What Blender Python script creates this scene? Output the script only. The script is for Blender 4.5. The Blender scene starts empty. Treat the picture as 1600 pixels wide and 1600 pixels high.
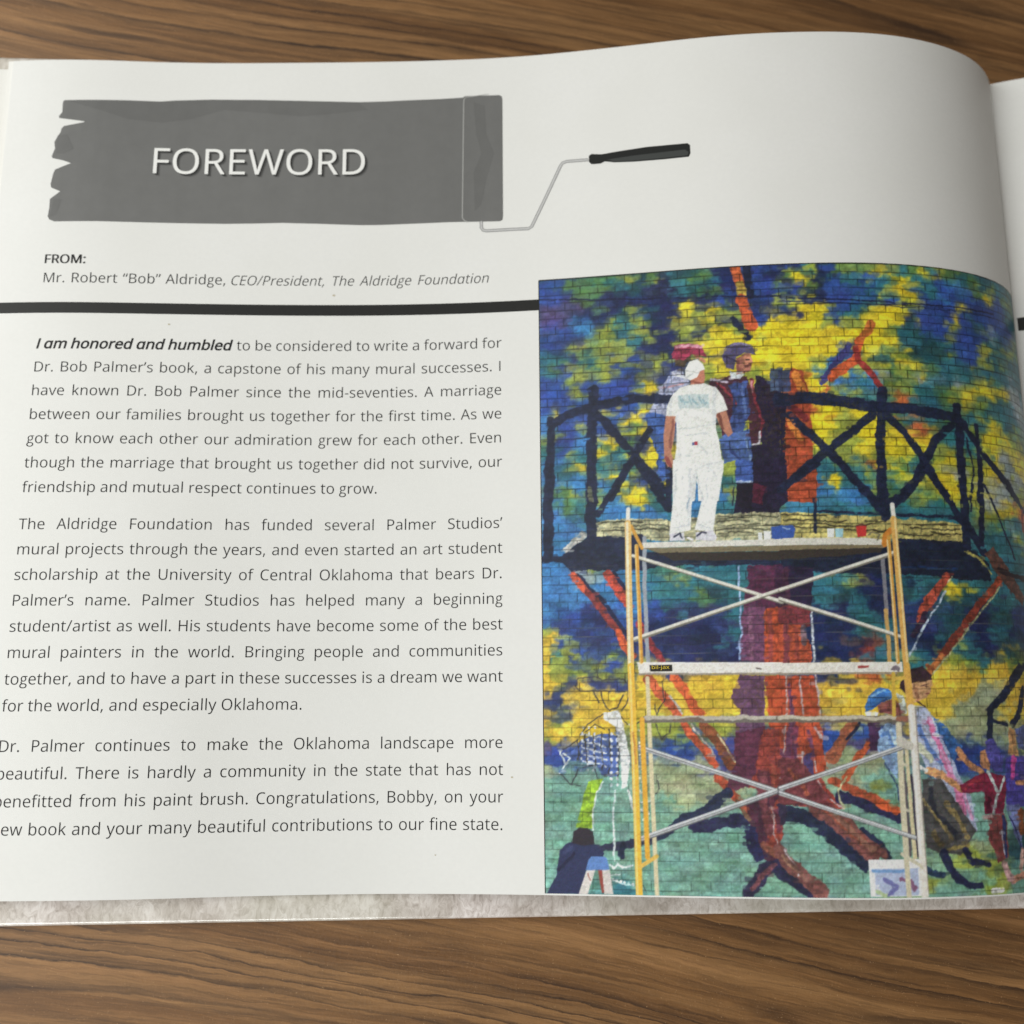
import bpy, bmesh, math, random
import numpy as np
from mathutils import Vector, Matrix

# ------------------------------------------------------------------ scene, camera, light
S=bpy.context.scene
MM=0.001
CAM_LOC=[0.120819, 0.038777, 0.253562]
CAM_ROT=[[0.998605, -0.003409, -0.052687], [-0.007388, 0.979073, -0.203377], [0.052278, 0.203483, 0.977682]]
cam=bpy.data.cameras.new('camera'); camo=bpy.data.objects.new('camera',cam); S.collection.objects.link(camo)
cam.sensor_width=36; cam.lens=36; cam.clip_start=.005; cam.clip_end=20
M=Matrix(CAM_ROT).to_4x4(); M.translation=Vector(CAM_LOC); camo.matrix_world=M
cam.dof.use_dof=True; cam.dof.focus_distance=.243; cam.dof.aperture_fstop=10
S.camera=camo
W=bpy.data.worlds.new('World'); S.world=W; W.use_nodes=True
bg=W.node_tree.nodes['Background']; bg.inputs[0].default_value=(1,.89,.78,1); bg.inputs[1].default_value=.14
def area(name,loc,target,sx,sy,power,col):
    l=bpy.data.lights.new(name,'AREA'); l.shape='RECTANGLE'; l.size=sx; l.size_y=sy; l.energy=power; l.color=col
    o=bpy.data.objects.new(name,l); S.collection.objects.link(o); o.location=loc
    o.rotation_euler=(Vector(target)-Vector(loc)).to_track_quat('-Z','Y').to_euler(); return o
area('window_light',(-.45,.24,.50),(.12,.10,0),.66,.85,6.25,(.985,1,.965))
area('front_window',(-.25,-.70,.40),(.12,.05,0),.66,.16,4.6,(.97,1,.98))
S.view_settings.view_transform='Standard'; S.view_settings.look='None'; S.view_settings.exposure=0; S.view_settings.gamma=1
S.view_settings.use_curve_mapping=False

# ------------------------------------------------------------------ data
PRINT_GAIN=1.0
PAGE={'KU': [0.0, 30.0, 60.0, 90.0, 120.0, 150.0, 180.0, 200.0, 220.0, 235.0, 250.0, 262.0, 272.0, 279.0], 'TH': [0.10408, 0.00196, -0.031, 0.02428, 0.12252, 0.21126, 0.21503, 0.15159, 0.03626, -0.11851, -0.28708, -0.52225, -0.82386, -1.05589], 'TH1': [0.01692, -0.03528, 0.07983, 0.0335, -0.02664, -0.01173, 0.0151, -0.02874, -0.00088, 0.00383, -0.01819, 0.01607, 0.02982, 0.05406], 'Z0': -0.1907}
BANNER=[(15.24, 203.79), (23.38, 203.98), (31.77, 204.11), (40.22, 204.04), (44.44, 204.45), (53.83, 204.9), (65.9, 204.84), (74.56, 204.62), (86.69, 204.27), (93.63, 204.01), (100.57, 204.1), (107.51, 204.32), (116.19, 204.44), (121.92, 204.61), (122.61, 205.06), (131.8, 204.84), (132.49, 204.42), (132.66, 203.46), (132.65, 185.81), (132.65, 169.68), (132.48, 168.6), (131.8, 168.28), (123.17, 168.51), (121.81, 168.57), (118.08, 168.61), (107.91, 168.44), (99.44, 168.23), (94.36, 168.28), (84.22, 168.67), (74.11, 168.92), (67.41, 168.69), (59.06, 168.5), (47.42, 168.5), (34.22, 168.55), (26.02, 168.61), (15.29, 168.44), (13.9, 168.99), (13.41, 169.9), (13.63, 172.27), (13.58, 174.83), (14.83, 175.93), (16.08, 177.03), (14.86, 177.58), (13.63, 178.14), (13.39, 179.07), (13.81, 182.03), (14.21, 183.32), (16.16, 184.24), (18.27, 185.18), (16.36, 185.92), (13.25, 186.68), (13.03, 187.24), (13.69, 189.49), (13.37, 191.37), (13.94, 192.68), (14.82, 194.37), (14.91, 195.32), (15.53, 196.07), (20.68, 197.25), (20.83, 197.53), (14.14, 198.45), (13.93, 198.93), (14.76, 200.26), (14.66, 202.55), (14.75, 203.5)]
BANNER_PATCHES=[[(16.63, 203.5), (38.54, 203.79), (53.84, 204.71), (78.03, 204.32), (93.63, 203.82), (96.27, 201.69), (86.78, 200.65), (78.17, 199.93), (66.06, 201.1), (57.42, 201.85), (49.01, 199.06), (41.46, 197.74), (32.15, 198.56), (23.58, 201.3)], [(124.87, 203.15), (127.81, 201.85), (128.31, 193.53), (130.35, 187.81), (128.28, 180.52), (126.9, 173.26), (125.2, 171.51), (124.86, 182.53), (126.92, 188.0), (125.55, 193.67)], [(14.06, 193.24), (16.58, 193.62), (18.6, 189.48), (16.19, 187.98), (14.16, 187.98)], [(14.57, 175.01), (16.61, 174.64), (15.62, 170.44), (14.0, 169.9)]]
ROLLER_OUTLINE=[(123.17, 168.51), (122.4, 168.91), (121.89, 169.65), (122.03, 186.36), (122.18, 203.27), (122.35, 204.21), (122.96, 204.76), (124.87, 204.86)]
ROLLER_WIRE=[(126.89, 168.53), (126.89, 166.72), (127.4, 165.97), (128.24, 165.75), (134.15, 165.79), (139.37, 165.73), (140.22, 166.3), (144.37, 175.05), (148.04, 182.97), (148.56, 183.66), (149.75, 184.01), (155.32, 183.93)]
ROLLER_HANDLE=[(155.51, 185.02), (156.19, 185.5), (158.87, 185.14), (163.07, 185.54), (170.57, 186.03), (181.11, 185.96), (181.74, 185.35), (181.73, 183.0), (181.29, 182.14), (175.39, 182.06), (167.14, 182.19), (162.16, 182.52), (159.66, 183.04), (158.48, 182.52), (156.13, 182.57), (155.47, 183.37)]
ROLLER_HANDLE_SHINE=[(160.17, 183.45), (167.19, 183.92), (180.39, 184.23), (181.34, 183.4), (180.98, 182.54), (175.41, 182.42), (167.15, 182.47), (162.16, 182.79)]
GLYPHS={
 ',':(215,[[154,84,149,65,143,45,136,23,111,-42,85,-103,33,-103,49,-38,63,31,73,93,148,93]]),
 '-':(258,[[32,184,32,246,226,246,226,184]]),
 '.':(215,[[58,43,59,61,64,75,72,85,82,92,94,96,107,97,120,96,132,92,142,85,151,75,156,61,157,43,156,26,151,12,142,2,132,-6,120,-10,107,-11,94,-10,82,-6,72,2,64,12,59,26]]),
 '/':(298,[[290,573,77,0,8,0,221,573]]),
 ':':(215,[[58,43,59,61,64,75,72,85,82,92,94,96,107,97,120,96,132,92,142,85,151,75,156,61,157,43,156,26,151,12,142,2,132,-6,120,-10,107,-11,94,-10,82,-6,72,2,64,12,59,26],[58,387,59,405,64,419,72,429,82,436,94,440,107,441,120,440,132,436,142,429,151,419,156,405,157,387,156,369,151,355,142,345,132,338,120,333,107,332,94,333,82,338,72,345,64,355,59,369]]),
 'A':(512,[[437,0,368,177,141,177,73,0,0,0,224,575,289,575,512,0],[282,415,274,438,263,473,255,500,247,468,238,438,230,415,165,241,346,241]]),
 'B':(521,[[241,573,307,569,361,558,404,541,434,515,453,478,459,431,457,409,453,389,446,371,437,354,424,340,409,328,392,317,372,309,350,304,350,300,373,295,395,288,415,279,433,267,448,253,461,236,470,215,476,191,478,163,475,130,467,100,454,74,436,52,413,33,385,19,354,8,318,2,279,0,78,0,78,573],[256,329,300,331,334,339,357,352,372,371,381,394,384,423,380,451,369,474,351,490,324,502,289,509,245,511,150,511,150,329],[150,269,150,61,265,61,311,64,346,74,371,91,388,112,398,138,401,168,399,188,395,205,388,221,377,235,362,247,344,256,321,263,293,267,260,269]]),
 'C':(507,[[323,517,294,516,266,510,241,502,217,490,196,474,178,456,162,434,149,410,139,383,131,353,127,321,125,286,128,241,135,200,147,164,164,132,186,105,213,83,244,68,281,58,322,55,347,56,371,58,394,62,416,66,438,72,460,78,460,15,438,8,416,2,393,-2,369,-6,342,-7,312,-8,257,-4,208,8,166,28,130,56,101,90,78,131,62,178,52,230,49,287,51,329,57,369,67,406,81,440,99,471,120,499,145,523,174,543,206,559,242,571,281,578,324,581,353,580,381,577,409,572,435,565,460,557,482,547,453,486,435,494,415,501,394,508,372,513,348,516]]),
 'D':(585,[[536,292,533,231,521,177,501,131,474,91,439,58,399,33,351,15,297,4,237,0,78,0,78,573,254,573,309,569,359,558,404,540,443,516,476,484,502,446,521,401,533,350],[460,289,457,337,449,379,435,415,416,444,391,469,361,487,327,500,287,508,244,511,150,511,150,62,228,62,299,68,357,87,402,119,434,164,454,220]]),
 'E':(446,[[398,0,78,0,78,573,398,573,398,509,150,509,150,330,383,330,383,268,150,268,150,63,398,63]]),
 'F':(416,[[150,0,78,0,78,573,398,573,398,509,150,509,150,306,383,306,383,243,150,243]]),
 'H':(594,[[516,0,443,0,443,267,150,267,150,0,78,0,78,573,150,573,150,330,443,330,443,573,516,573]]),
 'I':(223,[[76,573,146,573,146,0,76,0]]),
 'M':(727,[[330,0,142,502,139,502,142,461,144,407,144,347,144,0,78,0,78,573,184,573,361,103,364,103,544,573,650,573,650,0,578,0,578,352,579,408,581,460,584,501,581,501,390,0]]),
 'O':(626,[[577,287,576,244,570,204,561,166,547,132,531,101,510,73,486,49,459,29,428,13,393,1,355,-6,314,-8,271,-6,232,1,196,13,165,29,138,49,114,73,94,101,78,132,65,167,56,204,51,245,49,288,52,344,62,396,78,442,100,482,130,517,166,545,208,565,258,577,314,581,369,577,417,565,459,545,495,517,524,483,547,442,564,396,574,344],[125,287,127,241,134,200,145,163,161,131,182,104,207,83,238,67,273,58,314,55,354,58,390,67,420,83,445,104,465,131,481,163,492,200,499,241,501,287,496,354,481,411,456,457,421,491,373,511,314,518,274,515,238,506,207,490,182,469,161,443,145,411,134,374,127,333]]),
 'P':(485,[[229,573,297,568,352,553,393,528,421,495,439,454,444,404,443,381,439,358,433,336,423,316,411,296,395,278,375,262,351,249,324,238,292,230,256,225,216,223,150,223,150,0,78,0,78,573],[223,511,150,511,150,285,208,285,242,286,272,290,298,296,320,306,338,318,352,334,362,352,368,375,370,401,366,435,354,462,334,484,306,499,269,508]]),
 'R':(499,[[236,573,281,571,320,565,353,555,381,540,404,522,422,500,434,474,442,444,444,410,442,381,437,356,427,334,415,315,401,298,385,285,367,274,349,264,330,257,487,0,403,0,264,237,150,237,150,0,78,0,78,573],[232,510,150,510,150,298,236,298,278,301,312,310,338,325,355,347,366,374,370,407,368,430,363,450,355,467,343,480,328,491,310,500,287,505,261,509]]),
 'S':(440,[[403,153,400,121,392,92,378,66,359,44,335,26,307,11,274,1,238,-6,198,-8,177,-8,157,-7,137,-5,118,-2,100,1,83,4,68,9,54,14,41,19,41,88,62,80,86,72,113,65,142,59,171,56,201,55,228,56,252,60,273,66,290,74,305,85,316,98,324,113,329,129,330,147,329,164,325,180,318,194,308,207,295,218,277,230,255,241,228,252,196,265,172,274,151,284,131,294,114,305,98,317,85,330,74,344,65,359,57,375,52,393,49,413,48,435,51,464,58,490,71,513,89,533,110,550,136,563,165,573,197,579,231,581,262,580,290,577,318,572,343,565,367,558,389,549,366,487,346,495,325,502,302,508,278,513,254,516,229,517,207,516,187,513,169,507,155,499,142,489,133,478,126,464,122,450,121,434,122,416,126,400,133,386,143,373,156,362,172,351,193,341,217,330,246,318,278,306,307,293,332,279,353,264,371,247,385,228,395,206,401,181]]),
 'T':(446,[[259,0,187,0,187,509,8,509,8,573,437,573,437,509,259,509]]),
 'U':(586,[[513,202,511,164,503,128,489,95,470,65,446,40,416,20,380,4,338,-5,290,-8,225,-2,171,18,128,50,97,93,78,144,72,204,72,573,144,573,144,201,148,158,161,122,182,93,211,72,248,59,294,55,327,57,355,63,379,73,399,88,415,105,427,126,435,149,440,174,442,202,442,573,513,573]]),
 'W':(746,[[735,573,583,0,510,0,399,375,389,410,380,443,373,471,370,488,367,471,361,443,352,409,342,373,234,0,161,0,10,573,85,573,174,223,183,186,190,151,196,118,201,87,206,119,213,154,222,191,232,227,333,573,407,573,512,225,523,187,532,151,538,117,544,87,550,129,560,175,572,224,660,573]]),
 'a':(450,[[231,437,279,433,318,422,347,403,368,375,381,338,385,293,385,0,334,0,320,61,317,61,304,46,292,33,279,22,265,13,250,5,234,-1,216,-5,195,-7,172,-8,148,-7,124,-2,103,6,84,16,68,30,55,48,45,68,39,92,37,119,43,159,59,192,87,219,127,238,179,251,243,257,316,259,316,285,313,317,306,342,293,359,275,371,253,378,227,380,205,379,183,376,163,370,143,363,124,355,106,347,84,400,104,410,126,419,151,426,177,432,204,436],[252,208,204,203,167,195,141,182,124,165,113,144,110,119,112,97,120,79,132,66,148,56,167,51,188,49,223,52,253,62,279,79,299,103,311,134,315,172,315,210]]),
 'b':(493,[[139,461,138,410,135,373,139,373,153,390,169,405,189,419,213,429,240,435,272,437,322,431,365,412,401,381,428,338,444,283,449,215,447,168,439,127,427,91,410,61,390,36,365,17,337,3,306,-5,272,-8,240,-6,213,0,189,10,169,24,153,38,139,55,133,55,119,0,68,0,68,609,139,609],[260,379,231,377,207,371,188,361,172,348,159,330,150,308,144,282,140,252,139,217,139,214,142,165,150,125,165,93,187,69,219,55,261,51,297,55,325,69,348,93,363,126,373,166,376,216,373,265,363,306,348,338,325,360,296,374]]),
 'c':(385,[[241,-8,204,-5,170,2,139,15,112,34,88,58,69,87,55,123,47,165,44,213,47,262,56,305,71,342,90,372,114,396,142,415,174,428,208,435,245,438,267,437,288,435,309,431,328,426,344,421,358,415,337,356,292,370,275,373,259,375,244,376,217,374,193,368,172,358,155,343,141,325,131,303,123,277,119,247,117,213,119,181,123,152,131,126,141,104,155,86,172,71,191,61,214,55,240,53,262,54,283,56,302,60,319,65,336,71,351,78,351,15,336,8,320,3,304,-2,285,-5,264,-7]]),
 'd':(493,[[221,-8,171,-2,128,17,92,48,65,91,49,146,44,214,49,282,66,338,93,381,128,413,171,432,221,438,243,437,262,434,280,429,296,423,310,416,323,407,335,397,345,386,354,374,359,374,356,405,354,438,354,609,425,609,425,0,368,0,358,58,354,58,345,46,335,35,323,24,310,15,296,7,279,1,262,-4,242,-7],[232,51,273,55,305,67,328,88,343,117,352,154,355,200,355,213,352,263,343,304,329,336,306,360,274,375,231,379,196,374,168,359,146,334,130,300,120,260,117,213,120,165,130,125,146,93,168,69,197,55]]),
 'e':(452,[[234,438,269,435,301,427,329,414,354,396,374,373,390,346,402,315,409,281,411,244,411,201,117,201,122,157,134,119,154,90,181,69,215,56,254,52,280,53,305,56,327,60,348,66,370,73,392,82,392,20,370,11,349,4,327,-1,304,-5,279,-7,251,-8,212,-5,176,3,143,17,114,36,90,61,70,91,56,126,47,167,44,212,47,257,55,297,68,333,86,364,108,390,134,411,164,426,198,435],[233,380,202,377,175,366,154,348,137,323,125,293,119,257,338,257,336,281,333,302,326,322,318,338,306,353,292,364,276,373,256,378]]),
 'f':(276,[[266,375,158,375,158,0,87,0,87,375,12,375,12,408,87,432,87,457,89,492,95,522,104,547,116,568,132,585,152,597,174,606,199,612,227,613,244,613,259,612,274,609,310,599,292,544,262,552,228,556,206,553,189,545,175,532,166,513,160,489,158,458,158,430,266,430]]),
 'g':(412,[[346,290,342,326,330,358,312,386,286,408,256,423,222,431,184,431,150,423,120,408,94,386,76,358,64,326,60,290,64,254,76,222,94,194,120,172,150,157,184,149,222,149,256,157,286,172,312,194,330,222,342,254],[283,290,281,314,274,334,264,352,250,366,233,376,214,381,192,381,173,376,156,366,142,352,132,334,125,314,123,290,125,266,132,246,142,228,156,214,173,204,192,199,214,199,233,204,250,214,264,228,274,246,281,266],[215,437,398,430,396,384,240,378],[389,-58,384,-22,370,7,347,32,316,50,277,64,231,70,175,70,129,64,90,50,59,32,36,7,22,-22,17,-58,22,-94,36,-123,59,-148,90,-166,129,-180,175,-186,231,-186,277,-180,316,-166,347,-148,370,-123,384,-94],[323,-58,320,-38,310,-21,295,-6,275,5,250,13,221,17,185,17,156,13,131,5,111,-6,96,-21,86,-38,83,-58,86,-78,96,-95,111,-110,131,-121,156,-129,185,-133,221,-133,250,-129,275,-121,295,-110,310,-95,320,-78],[96,222,156,176,132,140,128,108,166,62,110,40,66,78,64,120,84,160,110,176,80,200]]),
 'h':(496,[[139,431,138,399,135,370,140,370,149,385,161,397,174,407,188,416,204,424,221,429,238,434,255,436,273,437,306,435,335,430,360,421,382,408,399,391,413,370,423,344,429,314,431,280,431,0,361,0,361,275,358,307,351,333,338,353,319,367,295,376,265,379,235,377,210,370,189,360,173,347,160,329,150,308,144,283,140,254,139,222,139,0,68,0,68,609,139,609]]),
 'i':(207,[[139,430,139,0,68,0,68,430],[104,591,115,590,124,586,133,580,140,572,144,560,145,546,144,532,140,521,133,512,124,506,115,502,104,501,93,502,83,506,75,512,68,521,64,532,63,546,64,560,68,572,75,580,83,586,93,590]]),
 'j':(207,[[18,-192,-18,-190,-44,-183,-44,-126,-19,-132,9,-134,25,-132,39,-128,51,-120,61,-108,66,-90,68,-67,68,430,139,430,139,-64,137,-90,133,-113,126,-133,116,-151,103,-166,87,-177,67,-186,44,-191],[63,546,64,560,68,572,75,580,83,586,93,590,104,591,115,590,124,586,133,580,140,572,144,560,145,546,144,532,140,521,133,512,124,506,115,502,104,501,93,502,83,506,75,512,68,521,64,532]]),
 'k':(428,[[138,291,137,257,135,221,138,221,152,240,172,264,189,285,326,430,409,430,235,246,421,0,336,0,187,200,138,158,138,0,68,0,68,609,138,609]]),
 'l':(207,[[139,0,68,0,68,609,139,609]]),
 'm':(750,[[540,438,584,434,621,421,649,401,669,371,681,330,685,280,685,0,615,0,615,277,613,308,606,333,594,353,577,367,555,376,528,379,490,374,460,362,438,342,423,315,414,280,411,237,411,0,342,0,342,277,341,298,337,317,332,333,325,347,315,359,303,367,289,374,272,377,253,379,227,377,204,370,185,360,170,347,158,329,150,308,144,283,140,255,139,223,139,0,68,0,68,430,125,430,136,371,140,371,149,385,160,398,173,409,186,418,201,425,217,431,233,435,249,437,266,438,298,436,325,430,349,420,369,406,386,388,398,366,402,366,418,388,438,406,461,420,486,430,512,436]]),
 'n':(496,[[275,438,322,434,361,421,391,401,413,371,426,330,431,280,431,0,361,0,361,275,358,307,351,333,338,353,319,367,295,376,265,379,222,374,189,361,166,338,151,308,142,269,139,223,139,0,68,0,68,430,125,430,136,371,140,371,150,385,162,398,175,409,190,418,206,425,222,431,239,435,257,437]]),
 'o':(485,[[442,216,440,181,436,150,428,121,417,95,404,71,388,51,369,33,348,18,324,7,299,-1,271,-6,241,-8,214,-6,188,-1,163,7,140,18,119,33,100,51,84,71,70,95,59,121,51,150,46,181,44,216,47,261,55,301,68,336,87,367,110,392,137,412,169,426,204,435,244,438,281,435,316,426,347,412,374,392,398,367,417,336,431,301,439,261],[117,216,119,184,123,154,130,128,141,105,155,86,172,71,192,59,216,53,243,51,270,53,294,59,314,71,331,86,345,105,356,128,363,154,367,184,369,216,367,248,363,277,355,303,345,325,331,344,314,359,294,370,270,376,242,379,202,374,171,359,147,335,130,303,120,263]]),
 'p':(493,[[273,438,322,432,365,413,401,383,428,339,444,284,449,216,447,170,439,129,427,93,410,62,390,37,365,17,337,3,306,-5,272,-8,251,-7,231,-4,213,1,197,7,182,15,170,24,158,33,148,44,139,55,134,55,137,20,139,-16,139,-192,68,-192,68,430,126,430,136,371,139,371,148,383,158,394,170,405,182,414,197,422,213,429,231,434,251,437],[260,379,233,377,210,371,190,362,174,349,161,333,152,313,145,289,141,261,139,229,139,216,140,182,144,152,150,126,159,103,172,85,188,70,208,59,233,53,261,51,286,53,308,60,326,72,341,88,354,108,364,131,371,157,375,186,376,217,373,262,363,302,348,334,325,359,296,374]]),
 'r':(331,[[269,438,295,437,319,433,310,368,287,372,264,374,248,373,232,369,217,363,202,355,189,346,176,334,166,321,156,305,149,289,143,270,140,251,139,229,139,0,68,0,68,430,126,430,134,351,137,351,147,367,158,381,170,395,183,407,198,418,214,426,231,433,249,437]]),
 's':(384,[[348,119,346,92,339,69,327,49,311,32,292,18,268,6,241,-2,210,-6,176,-8,148,-7,122,-5,99,-1,78,5,59,11,42,19,42,83,60,75,81,67,104,60,128,54,153,50,178,49,211,51,236,57,256,66,269,79,277,94,280,112,279,123,276,132,271,141,264,150,253,158,239,167,222,176,200,185,174,196,148,206,124,217,103,228,84,239,69,252,57,266,48,283,43,302,41,324,46,358,61,386,85,408,118,425,157,435,202,438,228,437,252,434,275,430,298,424,319,417,339,409,315,353,297,360,278,366,258,372,238,377,218,379,197,380,171,379,149,374,131,366,118,356,111,343,108,328,109,317,113,307,119,298,127,290,139,282,154,274,172,266,193,256,219,246,245,236,268,226,289,215,306,203,321,191,333,176,341,159,346,140]]),
 't':(289,[[212,50,245,53,272,59,272,5,263,1,253,-2,240,-4,200,-8,178,-7,157,-3,138,4,120,13,104,27,91,44,82,66,76,93,74,125,74,375,13,375,13,409,75,437,103,528,144,528,144,430,269,430,269,375,144,375,144,127,146,103,153,83,163,69,177,58,193,52]]),
 'u':(496,[[427,430,427,0,370,0,359,57,356,57,346,43,334,31,321,20,306,11,290,4,273,-1,256,-5,238,-7,220,-8,187,-6,159,-1,134,8,112,21,95,38,81,59,71,85,65,114,63,148,63,430,135,430,135,153,137,122,145,96,158,76,176,62,200,53,230,51,260,53,285,59,306,69,323,82,336,100,345,121,352,146,356,175,357,206,357,430]]),
 'v':(407,[[163,0,0,430,75,430,167,176,180,137,193,96,201,63,204,63,214,96,227,138,241,176,332,430,407,430,244,0]]),
 'w':(630,[[346,243,336,276,328,308,321,335,316,357,313,357,308,335,302,307,294,275,284,242,207,1,127,1,9,431,82,431,141,201,153,154,163,109,169,73,172,73,178,97,185,128,193,160,201,188,277,431,354,431,428,188,440,149,451,109,457,74,460,74,466,108,477,153,489,201,549,431,621,431,502,1,419,1]]),
 'x':(424,[[170,220,22,430,102,430,213,268,322,430,402,430,253,220,410,0,330,0,213,172,94,0,14,0]]),
 'y':(409,[[1,430,76,430,169,185,184,144,196,105,205,68,209,68,224,121,245,186,333,430,409,430,224,-59,213,-85,201,-108,188,-130,173,-148,157,-164,138,-176,117,-185,94,-191,67,-192,34,-190,9,-186,9,-130,30,-133,56,-135,72,-134,86,-131,99,-126,110,-118,121,-110,130,-99,138,-87,145,-73,152,-59,174,-2]]),
 '’':(140,[[131,564,125,545,119,524,112,503,88,437,62,376,10,376,21,424,32,476,42,527,50,573,125,573]]),
 '“':(288,[[278,573,263,507,249,438,238,376,162,376,156,385,162,404,168,424,175,445,200,511,226,573],[130,573,115,507,100,438,90,376,14,376,10,385,15,404,21,424,28,445,53,511,79,573]]),
 '”':(288,[[278,564,273,545,267,524,260,503,235,437,209,376,156,376,172,441,186,510,197,573,273,573],[130,564,125,545,119,524,111,503,87,437,61,376,10,376,21,424,32,476,41,527,49,573,124,573]]),
 ' ':(209,[]),
}
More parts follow.
